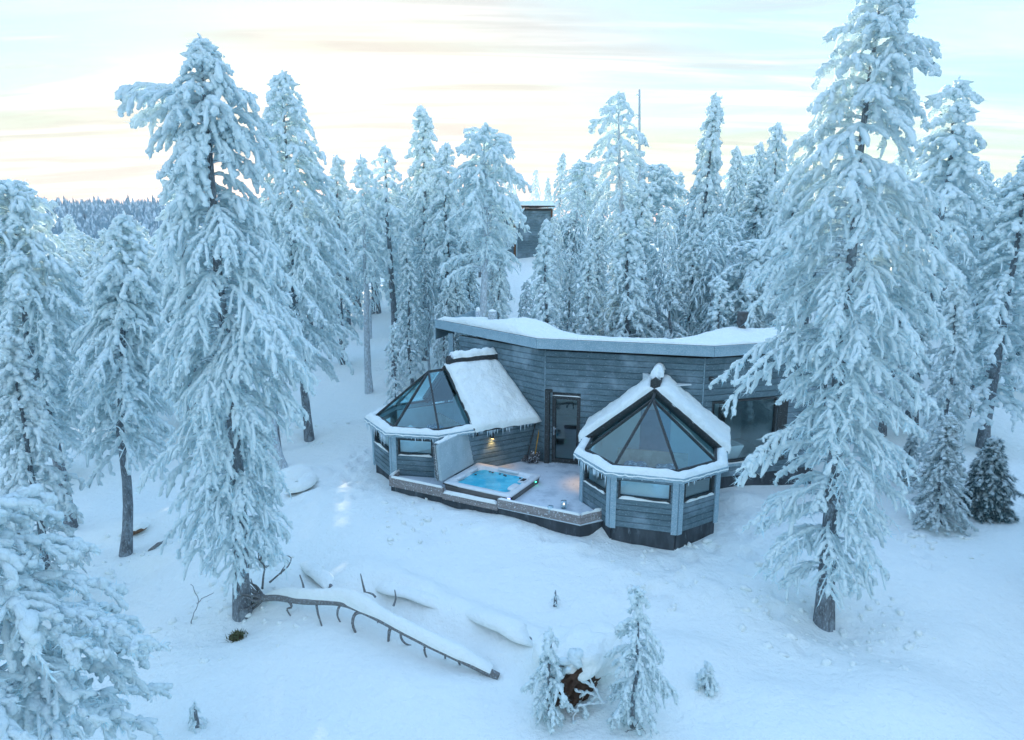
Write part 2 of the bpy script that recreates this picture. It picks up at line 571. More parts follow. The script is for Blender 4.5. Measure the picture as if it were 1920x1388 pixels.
for _b in ((455, 1150), (1545, 1168), (580, 825), (236, 1040), (132, 990), (692, 735), (533, 877)):
    mound_px(*_b, .62, .62, -.16)


def make_ground():
    # a sheet that is fine near the camera and coarse far away
    ny, nx = 320, 300
    t = np.linspace(0, 1, ny)
    y = 4 + 26 * t / .62 * (t < .62) + (t >= .62) * (26 + 1500 * ((np.clip(t - .62, 0, 1)) / .38) ** 3.2 + 40 * np.clip(t - .62, 0, 1) / .38)
    s = np.linspace(-1, 1, nx)
    xs = np.sign(s) * (11 * np.abs(s) / .7 * (np.abs(s) < .7) + (np.abs(s) >= .7) * (11 + 1200 * (np.clip(np.abs(s) - .7, 0, 1) / .3) ** 3 + 30 * np.clip(np.abs(s) - .7, 0, 1) / .3))
    X, Y = np.meshgrid(xs, y)
    Z = ground(X, Y)
    Z = np.where(Y > 420, Z + .0 * Y, Z)
    g = Geo()
    i = np.arange(ny - 1)[:, None] * nx
    j = np.arange(nx - 1)[None, :]
    q = np.stack([i + j, i + j + 1, i + nx + j + 1, i + nx + j], -1).reshape(-1, 4)
    g.add(np.stack([X, Y, Z], -1).reshape(-1, 3), q)
    # behind the camera
    b = [(-1241, -600, -1), (1241, -600, -1)]
    o = g.build('snow_ground', M['snow'])
    tag(o, kind='structure')
    g2 = Geo()
    n = 60
    ring = np.stack([xs, np.full(nx, 4.0), ground(xs, np.full(nx, 4.0))], -1)
    back = np.stack([xs, np.full(nx, -700.0), np.full(nx, -1.2)], -1)
    mid = np.stack([xs, np.full(nx, -12.0), np.full(nx, -1.1)], -1)
    k = np.arange(nx - 1)
    g2.add(np.concatenate([back, mid, ring]), np.concatenate([np.stack([k, k + 1, nx + k + 1, nx + k], -1), np.stack([nx + k, nx + k + 1, 2 * nx + k + 1, 2 * nx + k], -1)]))
    tag(g2.build('snow_field', M['snow']), kind='structure')


make_ground()

# ------------------------------------------------------------------ the cabin
PLANK = {}


def plank_mesh(h):
    """One board of unit length with chamfered long edges; shared by all boards of that height."""
    if h not in PLANK:
        g = Geo()
        c, d = .016, .030
        sec = [(0, .0), (d - c, 0), (d, c), (d, h - c - .008), (d - c, h - .008), (0, h - .008)]
        n = len(sec)
        v = [(x, -y, z) for x in (0, 1) for y, z in sec]
        q = np.array([[i, n + i, n + (i + 1) % n, (i + 1) % n] for i in range(n)])
        g.add(v, [q, np.arange(n)[None, :], np.arange(n, 2 * n)[::-1][None, :]], 0, False)
        o = g.build('plank', M['plank'], link=False)
        PLANK[h] = o.data
        bpy.data.objects.remove(o)
    return PLANK[h]


class Wall:
    """A straight wall seen from outside with p0 on the left; s runs along it, d outward, z up."""

    def __init__(self, p0, p1):
        self.p0, self.p1 = np.array(p0, float), np.array(p1, float)
        d = self.p1 - self.p0
        self.len = float(np.hypot(*d))
        self.dir = d / self.len
        self.out = np.array([self.dir[1], -self.dir[0]])
        self.ang = math.atan2(self.dir[1], self.dir[0])

    def P(self, s, d, z):
        p = self.p0 + self.dir * s + self.out * d
        return np.array([p[0], p[1], z])

    def T(self, v):
        v = np.asarray(v, float)
        xy = self.p0 + v[:, :1] * self.dir - v[:, 1:2] * self.out
        return np.concatenate([xy, v[:, 2:]], 1)

    def box(self, g, s0, s1, d0, d1, z0, z1, mat=0):
        g.box((s0, -d1, z0), (s1, -d0, z1), mat, self.T)


def build_wall(parent, w, z0, z1, holes=(), pitch=.185, split=2.2, rng=None, name='wall', top=None, trim=.0):
    """Backing panel with openings and one plank object per board. top(s) limits the height (gables, roofs)."""
    rng = rng or random.Random(3)
    g = Geo()
    ss = sorted({0, w.len} | {h[0] for h in holes} | {h[1] for h in holes})
    for a, b in zip(ss[:-1], ss[1:]):
        hs = [h for h in holes if h[0] <= a + 1e-6 and h[1] >= b - 1e-6]
        z = z0
        for h in sorted(hs, key=lambda h: h[2]):
            if h[2] > z + .01:
                w.box(g, a, b, -.12, 0, z, h[2])
            z = h[3]
        if z < z1 - .01:
            w.box(g, a, b, -.12, 0, z, z1)
    wall = g.build(name, M['dark_trim'], parent)
    n = int(round((z1 - z0) / pitch))
    h = round((z1 - z0) / n, 4)
    me = plank_mesh(h)
    base = parent_loc(wall)
    for r in range(n):
        za, zb = z0 + r * h, z0 + (r + 1) * h
        iv = [(trim, w.len - trim)]
        for ho in holes:
            if min(zb, ho[3]) - max(za, ho[2]) > .4 * h:
                iv = [q for a, b in iv for q in ((a, min(b, ho[0])), (max(a, ho[1]), b)) if q[1] - q[0] > .03]
        for a, b in iv:
            cuts = [a]
            x = a + split * rng.uniform(.35, 1.2)
            while x < b - .5:
                cuts.append(x)
                x += split * rng.uniform(.8, 1.3)
            cuts.append(b)
            for c0, c1 in zip(cuts[:-1], cuts[1:]):
                o = bpy.data.objects.new('plank', me)
                o.parent = wall
                p = w.P(c0 + .002, .002 + rng.uniform(0, .004), za)
                o.location = p - base
                o.rotation_euler = (0, 0, w.ang)
                o.scale = (c1 - c0 - .004, 1, 1)
                COL.objects.link(o)
    return wall


def window(parent, w, s0, s1, z0, z1, fw=.05, name='window', mullions=(), deep=.0, sillsnow=True, glassmat='window_glass', framemat='dark_trim'):
    g = Geo()
    a, b = -.06 - deep, .035
    w.box(g, s0, s0 + fw, a, b, z0, z1)
    w.box(g, s1 - fw, s1, a, b, z0, z1)
    w.box(g, s0 + fw, s1 - fw, a, b, z1 - fw, z1)
    w.box(g, s0 + fw, s1 - fw, a, b + .02, z0, z0 + fw)
    for m_ in mullions:
        w.box(g, m_ - fw / 2, m_ + fw / 2, a, b - .01, z0 + fw, z1 - fw)
    f = g.build(name, M[framemat], parent)
    g = Geo()
    w.box(g, s0 + fw, s1 - fw, a + .02, a + .035, z0 + fw, z1 - fw)
    g.build('pane', M[glassmat], f)
    if sillsnow:
        g = Geo()
        snow_strip(g, w.P(s0 + .02, b + .02, z0 - .02), w.P(s1 - .02, b + .02, z0 - .02), .06, .045)
        g.build('sill_snow', M['snow'], f)
    return f


def snow_strip(g, p, q, wd, h, n=None, seed=0, wave=1.1):
    """A lumpy ridge of snow lying along a bar from p to q."""
    p, q = np.array(p, float), np.array(q, float)
    L_ = np.linalg.norm(q - p)
    n = n or max(5, int(L_ / .07))
    d = (q - p) / L_
    s = np.cross(d, (0, 0, 1))
    s /= np.linalg.norm(s)
    a = np.linspace(0, math.pi, 8)
    t = np.linspace(0, 1, n)
    base = p + t[:, None] * (q - p)
    k = base[:, 0] * 3 + base[:, 1] * 5
    hh = h * (1 + wave * fbm(k * 1.3 + seed, k * 0 + 3 + seed, 3)) * np.minimum(1, np.minimum(t, 1 - t) * L_ / .08 + .15)
    ww = wd * (.52 + .35 * fbm(k * 1.7 + 9 + seed, k * 0 + seed, 3))
    V = base[:, None, :] + s[None, None, :] * (np.cos(a)[None, :, None] * ww[:, None, None]) + np.array([0, 0, 1.]) * (np.sin(a)[None, :, None] * hh[:, None, None])
    m_ = len(a)
    i = np.arange(n - 1)[:, None] * m_
    j = np.arange(m_ - 1)[None, :]
    qd = np.stack([i + j, i + m_ + j, i + m_ + j + 1, i + j + 1], -1).reshape(-1, 4)
    g.add(V.reshape(-1, 3), [qd, np.arange(m_)[::-1][None, :], (np.arange(m_) + (n - 1) * m_)[None, :]], 0, True)


def snow_sheet(g, P00, P10, P11, P01, thick, nx, ny, rough=.3, seed=0, up=None, extra=None, edge=.10):
    """A blanket of snow over a four-sided surface, rounded off at its edges, closed underneath."""
    P00, P10, P11, P01 = [np.array(p, float) for p in (P00, P10, P11, P01)]
    nrm = np.cross(P10 - P00, P01 - P00)
    nrm /= np.linalg.norm(nrm)
    if nrm[2] < 0:
        nrm = -nrm
    if up is not None:
        nrm = np.array(up, float)
    ea, eb = np.linspace(0, 1, nx), np.linspace(0, 1, ny)
    la, lb = np.linalg.norm(P10 - P00), np.linalg.norm(P01 - P00)
    A, B = np.meshgrid(ea, eb)
    base = (P00 * ((1 - A) * (1 - B))[..., None] + P10 * (A * (1 - B))[..., None] + P11 * (A * B)[..., None] + P01 * ((1 - A) * B)[..., None])
    da, db = np.minimum(A, 1 - A) * la, np.minimum(B, 1 - B) * lb
    e = lambda d: np.sqrt(np.clip(1 - (1 - np.clip(d / edge, 0, 1)) ** 2, 0, 1))
    x, y = A * la * 1.6 + seed * 3.1, B * lb * 1.6 + seed * 1.7
    t = thick * (1 + rough * 1.2 * fbm(x, y, 4) + .18 * fbm(x * 4, y * 4, 2))
    if extra is not None:
        t = t + extra(base[..., 0], base[..., 1])
    t = t * e(da) * e(db)
    # the edge wavers a little
    wob = (fbm(x * 2 + 5, y * 2, 3) * .10)[..., None] * np.where((np.minimum(da, db) < .02)[..., None], 1, 0)
    ctr = (P00 + P10 + P11 + P01) / 4
    dirc = ctr - base
    dirc /= np.maximum(np.linalg.norm(dirc, axis=-1, keepdims=True), 1e-6)
    top = base + nrm * (t[..., None] + .004) + dirc * np.clip(wob, -.05, .05)
    i = np.arange(ny - 1)[:, None] * nx
    j = np.arange(nx - 1)[None, :]
    q = np.stack([i + j, i + j + 1, i + nx + j + 1, i + nx + j], -1).reshape(-1, 4)
    g.add(top.reshape(-1, 3), q, 0, True)


def icicles(g, p, q, rng, n, lmin, lmax):
    p, q = np.array(p, float), np.array(q, float)
    for i in range(n):
        t = rng.random()
        c = p + (q - p) * t
        l = lmin + (lmax - lmin) * rng.random() ** 2.2
        r = .008 + .012 * l / lmax
        g.tube([c, c - (0, 0, l * .5), c - (0, 0, l)], [r, r * .6, .001], 5, 0, False)


K0, K1, K2 = np.array([-1.78, 23.0]), np.array([1.01, 20.2]), np.array([5.45, 18.92])
K3 = K2 + 4.1 * np.array([math.cos(R(17)), math.sin(R(17))])
WT = 3.52
cabin = thing('cabin', (3.0, 21.0, 0.0), 'blue-grey timber cabin with two glass-roofed pavilions and a snowy flat roof', 'cabin')
rg = random.Random(11)
wA, wB, wC = Wall(K0, K1), Wall(K1, K2), Wall(K2, K3)
DOOR = (.24, 1.10, 0.0, 2.14)
WIN = (.30, 2.55, .33, 2.22)
build_wall(cabin, wA, -.12, WT, [], rng=rg, split=2.0)
build_wall(cabin, wB, -.12, WT, [(DOOR[0], DOOR[1], -.12, DOOR[3]), (2.0, 4.2, .3, 2.1)], rng=rg, split=2.4)
build_wall(cabin, wC, -.12, WT, [WIN], rng=rg, split=2.2)
# corner boards, plinth, the hidden rear walls
for k in (K1, K2):
    g = Geo()
    g.tube([(k[0], k[1], -.12), (k[0], k[1], WT)], .028, 6)
    g.build('corner_trim', M['trim'], cabin)
back = [K3, K3 + (-1.0, 4.0), np.array([4.5, 24.3]), np.array([0.6, 26.2]), K0]
g = Geo()
for a, b in zip(back[:-1], back[1:]):
    w = Wall(a, b)
    w.box(g, 0, w.len, -.12, 0, -.12, 3.05)
g.build('rear_wall', M['plank'], cabin)
g = Geo()
for w in (wA, wB, wC):
    w.box(g, .02, w.len - .02, -.16, -.02, -1.3, -.125)
for a, b in zip(back[:-1], back[1:]):
    w = Wall(a, b)
    w.box(g, .02, w.len - .02, -.16, -.02, -1.3, -.125)
g.build('foundation', M['foundation'], cabin)
g = Geo()
ring = [K0, K1, K2, K3, K3 + (-1.0, 4.0), np.array([4.5, 24.3]), np.array([0.6, 26.2])]
ctr = np.mean(ring, 0)
g.prism([ctr + (p - ctr) * .97 for p in ring], -.1, -.01)
g.build('room_floor', M['interior_floor'], cabin)

# roof: falls gently to the back; the front edge follows the facets of the facade
G = [np.array([-2.72, 24.15]), np.array([.74, 19.97]), np.array([5.62, 18.66]), np.array([10.3, 20.15])]
BK = np.array([.30, 1.0]) * 5.2
RZ, FALL = 3.86, .16
g = Geo()
for a, b in zip(G[:-1], G[1:]):
    v = []
    for p, zz in ((a, RZ), (b, RZ), (b + BK, RZ - FALL * 5.2), (a + BK, RZ - FALL * 5.2)):
        v.append((p[0], p[1], zz - .265))
    for p, zz in ((a, RZ), (b, RZ), (b + BK, RZ - FALL * 5.2), (a + BK, RZ - FALL * 5.2)):
        v.append((p[0], p[1], zz))
    g.add(v, np.array([[0, 3, 2, 1], [4, 5, 6, 7], [0, 1, 5, 4], [2, 3, 7, 6], [3, 0, 4, 7], [1, 2, 6, 5]]), 0, False)
roof = g.build('roof', M['dark_trim'], cabin)
g = Geo()
for a, b in zip(G[:-1], G[1:]):
    w = Wall(a, b)
    w.box(g, -.004, w.len + .004, .004, .035, RZ - .25, RZ + .01)
w = Wall(G[0] + BK, G[0])
w.box(g, 0, w.len + .03, .004, .035, RZ - .28 - .4, RZ - .12)
g.build('fascia', M['trim'], roof)
g = Geo()
for a, b in zip(G[:-1], G[1:]):
    w = Wall(a, b)
    w.box(g, -.01, w.len + .01, .0, .05, RZ + .012, RZ + .045)
g.build('drip_edge', M['trim'], roof)


def roof_mounds(x, y):
    z = .22 * np.exp(-((x + .9) / 1.5) ** 2 - ((y - 23.2) / 1.0) ** 2)
    z = z + .44 * np.exp(-((x - .55) / 1.15) ** 2 - ((y - 21.9) / .9) ** 2)
    z = z + .42 * np.exp(-((x - 6.7) / 1.0) ** 2 - ((y - 20.9) / .8) ** 2) + .35 * np.exp(-((x - 8.6) / 1.2) ** 2 - ((y - 21.4) / .9) ** 2)
    return z


g = Geo()
nseg, na, nb = 3, 40, 40
P = []
for a, b in zip(G[:-1], G[1:]):
    for i in range(na):
        P.append(a + (b - a) * i / na)
P.append(G[-1])
P = np.array(P)
t = np.linspace(0, 1, nb) ** 1.6
X = P[:, 0][:, None] + .06 * .30 + (BK[0] - .1) * t[None, :]
Y = P[:, 1][:, None] + .05 + (BK[1] - .1) * t[None, :]
e = np.sqrt(np.clip(1 - (1 - np.clip(t * 5.2 / .22, 0, 1)) ** 2, 0, 1))[None, :]
ends = np.minimum(1, np.minimum(np.arange(len(P)), np.arange(len(P))[::-1]) / 3.0)[:, None]
TH = (.10 * (1 + .7 * fbm(X * 1.1, Y * 1.1, 4)) + .03 * fbm(X * 5, Y * 5, 2) + roof_mounds(X, Y)) * e * (.15 + .85 * ends)
Z = RZ + .047 - FALL * 5.2 * t[None, :] + TH
n0, n1 = X.shape
i = np.arange(n0 - 1)[:, None] * n1
j = np.arange(n1 - 1)[None, :]
g.add(np.stack([X, Y, Z], -1).reshape(-1, 3), np.stack([i + j, i + n1 + j, i + n1 + j + 1, i + j + 1], -1).reshape(-1, 4))
g.build('snow_cap', M['snow'], roof)

# post under the far left corner of the roof
g = Geo()
g.box((-2.22, 23.55, -.6), (-2.06, 23.71, 3.5))
g.build('post', M['trim'], cabin)

# door and the dark casing beside it
g = Geo()
fw = .10
wB.box(g, DOOR[0], DOOR[0] + fw, -.08, .05, .02, DOOR[3])
wB.box(g, DOOR[1] - fw, DOOR[1], -.08, .05, .02, DOOR[3])
wB.box(g, DOOR[0] + fw, DOOR[1] - fw, -.08, .05, DOOR[3] - fw, DOOR[3])
wB.box(g, DOOR[0] + fw, DOOR[1] - fw, -.08, .05, .02, .02 + fw * 1.2)
door = g.build('door', M['dark_trim'], cabin)
g = Geo()
wB.box(g, DOOR[0] + fw, DOOR[1] - fw, -.04, -.02, .14, DOOR[3] - fw)
g.build('pane', M['pane_glass'], door)
g = Geo()
g.tube([wB.P(DOOR[0] + .06, .055, .98), wB.P(DOOR[0] + .06, .10, .98), wB.P(DOOR[0] + .06, .10, 1.10), wB.P(DOOR[0] + .14, .10, 1.12)], .016, 6)
wB.box(g, DOOR[0] + .04, DOOR[0] + .08, .05, .062, .90, 1.16)
g.build('handle', M['frosted_metal'], door)
g = Geo()
wB.box(g, DOOR[0], DOOR[1], .02, .10, -.02, .018)
g.build('threshold', M['frosted_metal'], door)
g = Geo()
snow_strip(g, wB.P(DOOR[0], .03, DOOR[3]), wB.P(DOOR[1], .03, DOOR[3]), .05, .025)
g.build('snow_strip', M['snow'], door)
g = Geo()
wB.box(g, .03, .17, .035, .17, .0, 2.26)
wB.box(g, .03, .24, .035, .19, 2.262, 2.33)
g.build('door_casing', M['dark_trim'], cabin)

# large bathroom window
window(cabin, wC, *WIN, fw=.05, deep=.02, sillsnow=False)
g = Geo()
wC.box(g, WIN[0] - .05, WIN[1] + .05, .03, .14, WIN[2] - .10, WIN[2] - .015)
sill = g.build('window_sill', M['trim'], cabin)
g = Geo()
snow_strip(g, wC.P(WIN[0], .09, WIN[2] - .013), wC.P(WIN[1], .09, WIN[2] - .013), .10, .02)
g.build('sill_snow', M['snow'], sill)
g = Geo()
wC.box(g, WIN[1] + .012, WIN[1] + .36, .03, .06, WIN[2] - .1, WIN[3] + .02)
g.build('side_panel', M['dark_trim'], cabin)
# small camera box under the eaves
g = Geo()
wC.box(g, .14, .24, .032, .13, 2.86, 2.98)
wC.box(g, .155, .225, .132, .16, 2.885, 2.955)
g.build('wall_box', M['dark_trim'], cabin)
# bathroom partition walls inside
g = Geo()
wC.box(g, -1.4, 4.0, -2.9, -2.8, .0, 3.0)
wC.box(g, 3.4, 3.5, -2.8, -.13, .0, 3.0)
wC.box(g, -1.45, -1.35, -2.8, -.6, .0, 3.0)
g.build('partition_wall', M['interior'], cabin)
g = Geo()
for w, s1_ in ((wC, 3.9),):
    w.box(g, -1.5, 4.0, -2.9, -.15, 2.72, 2.76)
g.build('room_ceiling', M['interior'], cabin)

# ------------------------------------------------------------------ the two glass pavilions
PA, PH, PD, PG = .80, 1.72, 1.05, 2.3            # half front, half width, depth of the bevel, gable
ZE, ZA, ZG = 1.24, 2.80, 2.92                     # eaves, glass ridge, roof ridge


def facade_hit(F, v, u0, udir):
    """Distance along v at which the line u = u0 meets the facade."""
    best = None
    for w in (wA, wB, wC):
        p = F + udir * u0
        A = np.array([[v[0], -w.dir[0]], [v[1], -w.dir[1]]])
        try:
            t, s = np.linalg.solve(A, w.p0 - p)
        except np.linalg.LinAlgError:
            continue
        if -.3 < s < w.len + .3 and t > 0 and (best is None or t < best):
            best = t
    return best or 4.0


def pavilion(F, vang, seed, z_left, ice):
    rng = random.Random(seed)
    F = np.array(F)
    v = np.array([math.cos(vang), math.sin(vang)])
    u = np.array([v[1], -v[0]])
    Q = lambda a, b, z=None: (F + u * a + v * b) if z is None else np.array([*(F + u * a + v * b), z])
    tl, tr, tm = (facade_hit(F, v, a, u) for a in (-PH, PH, 0))
    cor = [(-PH, tl - .02), (-PH, PD), (-PA, 0), (PA, 0), (PH, PD), (PH, tr - .02)]
    walls = [Wall(Q(*a), Q(*b)) for a, b in zip(cor[:-1], cor[1:])]
    names = ['side', 'bevel', 'front', 'bevel', 'side']
    for k, w in enumerate(walls):
        holes = []
        if k in (1, 2, 3):
            m_ = .17
            holes = [(m_, w.len - m_, .66, 1.14)]
        build_wall(cabin, w, -.12, ZE, holes, pitch=.155, split=9 if w.len < 2 else 1.9, rng=rng, name='pavilion_wall', trim=.0)
        for h in holes:
            window(cabin, w, h[0] + .003, h[1] - .003, h[2], h[3], fw=.045)
        g = Geo()
        w.box(g, .03, w.len - .03, -.14, -.02, -1.4, -.124)
        g.build('pavilion_foundation', M['foundation'], cabin)
    # corner posts
    for k in range(1, 5):
        a, b = walls[k - 1], walls[k]
        g = Geo()
        a.box(g, a.len - .13, a.len + .012, .03, .062, -.16, ZE - .01)
        b.box(g, -.012, .13, .03, .062, -.16, ZE - .01)
        g.build('corner_post', M['trim'], cabin)
    # eaves board, the ledge of snow on it and the icicles below
    ZL = ZE + .12
    outl = [(-PH - .22, PG + .1), (-PH - .22, PD - .10), (-PA - .11, -.24), (PA + .11, -.24), (PH + .22, PD - .10), (PH + .22, PG + .1)]
    inl = [(-PH + .06, PG + .1), (-PH + .06, PD + .03), (-PA + .03, .08), (PA - .03, .08), (PH - .06, PD + .03), (PH - .06, PG + .1)]
    g, gs, gi = Geo(), Geo(), Geo()
    for k in range(5):
        a, b, c, d = outl[k], outl[k + 1], inl[k + 1], inl[k]
        pts = [Q(*p) for p in (a, b, c, d)]
        vv = [(*p, z) for z in (ZE + .0, ZL) for p in pts]
        g.add(vv, np.array([[0, 3, 2, 1], [4, 5, 6, 7], [0, 1, 5, 4], [2, 3, 7, 6]]), 0, False)
        n_ = max(8, int(np.linalg.norm(pts[1] - pts[0]) / .07))
        # a rounded strip of snow across the ledge
        tt = np.linspace(0, 1, n_)
        cs = np.linspace(0, 1, 9)
        A_ = np.array(pts[0])[None, :] + tt[:, None] * (pts[1] - pts[0])[None, :]
        B_ = np.array(pts[3])[None, :] + tt[:, None] * (pts[2] - pts[3])[None, :]
        XY = A_[:, None, :] * (1.04 - cs * 1.04)[None, :, None] + B_[:, None, :] * (cs * 1.04 - .04)[None, :, None]
        hz = np.array([-.07, .03, .075, .10, .11, .11, .105, .09, .04])
        wv = 1 + .9 * fbm(XY[..., 0] * 2.5 + seed, XY[..., 1] * 2.5, 3)
        Zs = ZL + np.where(hz < 0, hz, hz * wv)[...] if False else ZL + np.where(hz[None, :] < 0, hz[None, :] * (1 + .8 * fbm(XY[..., 0] * 7, XY[..., 1] * 7, 2)), hz[None, :] * wv)
        n1_ = len(cs)
        i = np.arange(n_ - 1)[:, None] * n1_
        j = np.arange(n1_ - 1)[None, :]
        gs.add(np.concatenate([XY, Zs[..., None]], -1).reshape(-1, 3), np.stack([i + j, i + n1_ + j, i + n1_ + j + 1, i + j + 1], -1).reshape(-1, 4))
        l_ = np.linalg.norm(pts[1] - pts[0])
        icicles(gi, (*(pts[0] * .98 + pts[3] * .02), ZE), (*(pts[1] * .98 + pts[2] * .02), ZE), rng, int(l_ * 24 * ice[k]), .03, .05 + .34 * ice[k])
    eave = g.build('eaves', M['trim'], cabin)
    gs.build('snow_ledge', M['snow'], eave)
    tag(gi.build('icicle_fringe', M['ice'], eave), kind='stuff')
    # the glass roof: three triangles in front, two panes at the sides
    zb = ZL + .06
    base = [(-PH + .08, PG), (-PH + .08, PD + .05), (-PA + .05, .10), (PA - .05, .10), (PH - .08, PD + .05), (PH - .08, PG)]
    hub, top = Q(0, 1.55, ZA - .02), Q(0, PG, ZA)
    b3 = [Q(*p, zb) for p in base]
    panes = [[b3[0], b3[1], hub, top], [b3[1], b3[2], hub], [b3[2], b3[3], hub], [b3[3], b3[4], hub], [b3[4], b3[5], top, hub]]
    g = Geo()
    for p in b3:
        pass
    for a, b in zip(b3[:-1], b3[1:]):
        g.bar(a, b, .06, .06)
    for b in b3[1:5]:
        g.bar(b, hub, .05, .07)
    g.bar(hub, top, .06, .08)
    for b in (b3[0], b3[5]):
        g.bar(b, top, .05, .07)
    gr = g.build('glazing_bars', M['dark_trim'], cabin)
    gr.name = 'glazing_frame'
    for p in panes:
        g = Geo()
        p = np.array(p)
        n_ = np.cross(p[1] - p[0], p[2] - p[0])
        n_ /= np.linalg.norm(n_)
        if n_[2] < 0:
            n_, p = -n_, p[::-1]
        m_ = len(p)
        g.add(np.concatenate([p, p - n_ * .012]), [np.arange(m_)[None, :], np.arange(m_, 2 * m_)[::-1][None, :]], 0, False)
        g.build('pane', M['pane_glass'], gr)
    # gable roof behind the glass
    ew, oh = 1.93, .16
    ez = ZE + .10
    slopes = []
    for sgn, tt in ((-1, tl), (1, tr)):
        slopes.append([Q(0, PG - oh, ZG), Q(sgn * ew, PG - oh, ez), Q(sgn * ew, tt + .03, ez), Q(0, tm + .03, ZG)])
    g = Geo()
    for sl in slopes:
        lo = [p - (0, 0, .10) for p in sl]
        g.add(np.array(sl + lo), np.array([[0, 1, 2, 3], [7, 6, 5, 4], [0, 4, 5, 1], [1, 5, 6, 2], [2, 6, 7, 3]]), 0, False)
    gab = g.build('gable_roof', M['dark_trim'], cabin)
    g = Geo()
    for sgn in (-1, 1):
        for k, (dz, off) in enumerate(((.06, 0.0), (-.03, .05), (-.11, .10))):
            g.bar(Q(0, PG - oh - .03 + off, ZG + dz - .08), Q(sgn * ew, PG - oh - .03 + off, ez + dz - .08), .05, .085)
    g.build('rake_board', M['timber_dark'] if 'timber_dark' in M else M['dark_trim'], gab)
    g = Geo()
    for sl, sgn in zip(slopes, (-1, 1)):
        p = [np.array(q) for q in sl]
        # hang over the eave a little
        d = p[1] - p[0]
        d /= np.linalg.norm(d)
        p[1], p[2] = p[1] + d * .10, p[2] + d * .10
        f = Q(0, -1, 0) - Q(0, 0, 0)
        p[0], p[1] = p[0] + f * .03, p[1] + f * .03
        snow_sheet(g, p[0], p[1], p[2], p[3], .19, 46, 46, .35, seed + sgn, edge=.20)
        # the blanket's lower lip
    g.build('snow_blanket', M['snow'], gab)
    g = Geo()
    w_ = .13
    for a, b, zz in (((0, PG - oh + .10), (0, tm + .05), .0),):
        pts = []
        for (uu, zz) in ((-w_, ZG + .0), (w_, ZG + .0), (w_, ZG + .20), (0, ZG + .30), (-w_, ZG + .20)):
            pts.append((uu, zz))
        v0 = [Q(p[0], PG - oh + .06, p[1]) for p in pts] + [Q(p[0], tm + .06, p[1] + .0) for p in pts]
        m_ = 5
        g.add(v0, [np.array([[i, m_ + i, m_ + (i + 1) % m_, (i + 1) % m_] for i in range(m_)]), np.arange(5)[None, :]], 0, False)
    g.build('ridge_cap', M['dark_trim'], gab)
    g = Geo()
    snow_strip(g, Q(0, PG - oh + .16, ZG + .22), Q(0, tm - .02, ZG + .22), .30, .20, n=24, seed=seed, wave=.35)
    g.build('ridge_snow', M['snow'], gab)
    # gable infill above the glass ridge and inside linings
    g = Geo()
    g.add([Q(-1.7, PG + .02, ez - .02), Q(1.7, PG + .02, ez - .02), Q(0, PG + .02, ZG - .12)], np.array([[0, 1, 2]]), 0, False)
    g = Geo()
    vb = min(tl, tr, tm) - .35
    pts = [(-PH + .1, .0), (PH - .1, .0), (PH - .1, 1.38), (0, 2.66), (-PH + .1, 1.38)]
    v_ = [Q(a, vb, z) for a, z in pts] + [Q(a, vb + .05, z) for a, z in pts]
    g.add(v_, [np.arange(5)[None, :], np.arange(5, 10)[::-1][None, :]] + [np.array([[i, 5 + i, 5 + (i + 1) % 5, (i + 1) % 5] for i in range(5)])], 0, False)
    gd = Geo()
    v_ = [Q(a, vb - d_, z) for d_ in (.0, .04) for a, z in ((-.45, .02), (.40, .02), (.40, 2.0), (-.45, 2.0))]
    gd.add(v_, np.array([[0, 3, 2, 1], [4, 5, 6, 7], [0, 1, 5, 4], [1, 2, 6, 5], [2, 3, 7, 6], [3, 0, 4, 7]]), 0, False)
    gd.build('inner_door', M['inner_door'], cabin)
    g.build('partition_wall', M['interior'], cabin)
    g = Geo()
    g.prism([Q(*p) for p in ((-PH + .05, tl - .3), (-PH + .05, PD), (-PA, .06), (PA, .06), (PH - .05, PD), (PH - .05, tr - .3))], -.1, .02)
    g.build('pavilion_floor', M['interior_floor'], cabin)
    g = Geo()
    for k, w in enumerate(walls):
        z_ = .62 if k in (1, 2, 3) else ZE
        w.box(g, .05, w.len - .05, -.16, -.125, .02, z_)
    g.build('inner_lining', M['interior'], cabin)
    return Q, walls


FR, VR = (3.22, 15.62), R(74.1)
FL_, VL = (-3.90, 19.72), R(31)
QR, wR = pavilion(FR, VR, 5, 0, (.0, .75, .12, .25, .35))
QL, wL = pavilion(FL_, VL, 8, 0, (.0, .55, 1.0, .35, .5))
# icicles under the left pavilion's roof edge over the deck
g = Geo()
rg = random.Random(77)
icicles(g, QL(1.93, 2.5, 1.24), QL(1.93, 4.1, 1.24), rg, 40, .03, .22)
tag(g.build('icicle_fringe', M['ice'], cabin), kind='stuff')


def wall_lamp(w, s, z, label):
    p = w.P(s, .035, z)
    t = thing('wall_lamp', p, label, 'lamp', 'lamps on the pavilion walls')
    g = Geo()
    w.box(g, s - .04, s + .04, .035, .06, z - .06, z + .06)
    g.build('mount', M['dark_trim'], t)
    g = Geo()
    c = w.P(s, .11, z)
    g.tube([c + (0, 0, .09), c - (0, 0, .07)], .05, 12)
    g.build('lamp_shade', M['dark_trim'], t)
    g = Geo()
    g.tube([c - (0, 0, .072), c - (0, 0, .078)], .038, 12)
    g.build('bulb', M['lamp_glow'], t)
    ld = bpy.data.lights.new('lamp_light', 'SPOT')
    ld.energy = 3.2
    ld.color = (1, .52, .17)
    ld.spot_size = R(95)
    ld.spot_blend = .8
    ld.shadow_soft_size = .03
    lo = bpy.data.objects.new('lamp_light', ld)
    lo.parent = t
    lo.location = c - np.array(p) - (0, 0, .09)
    COL.objects.link(lo)


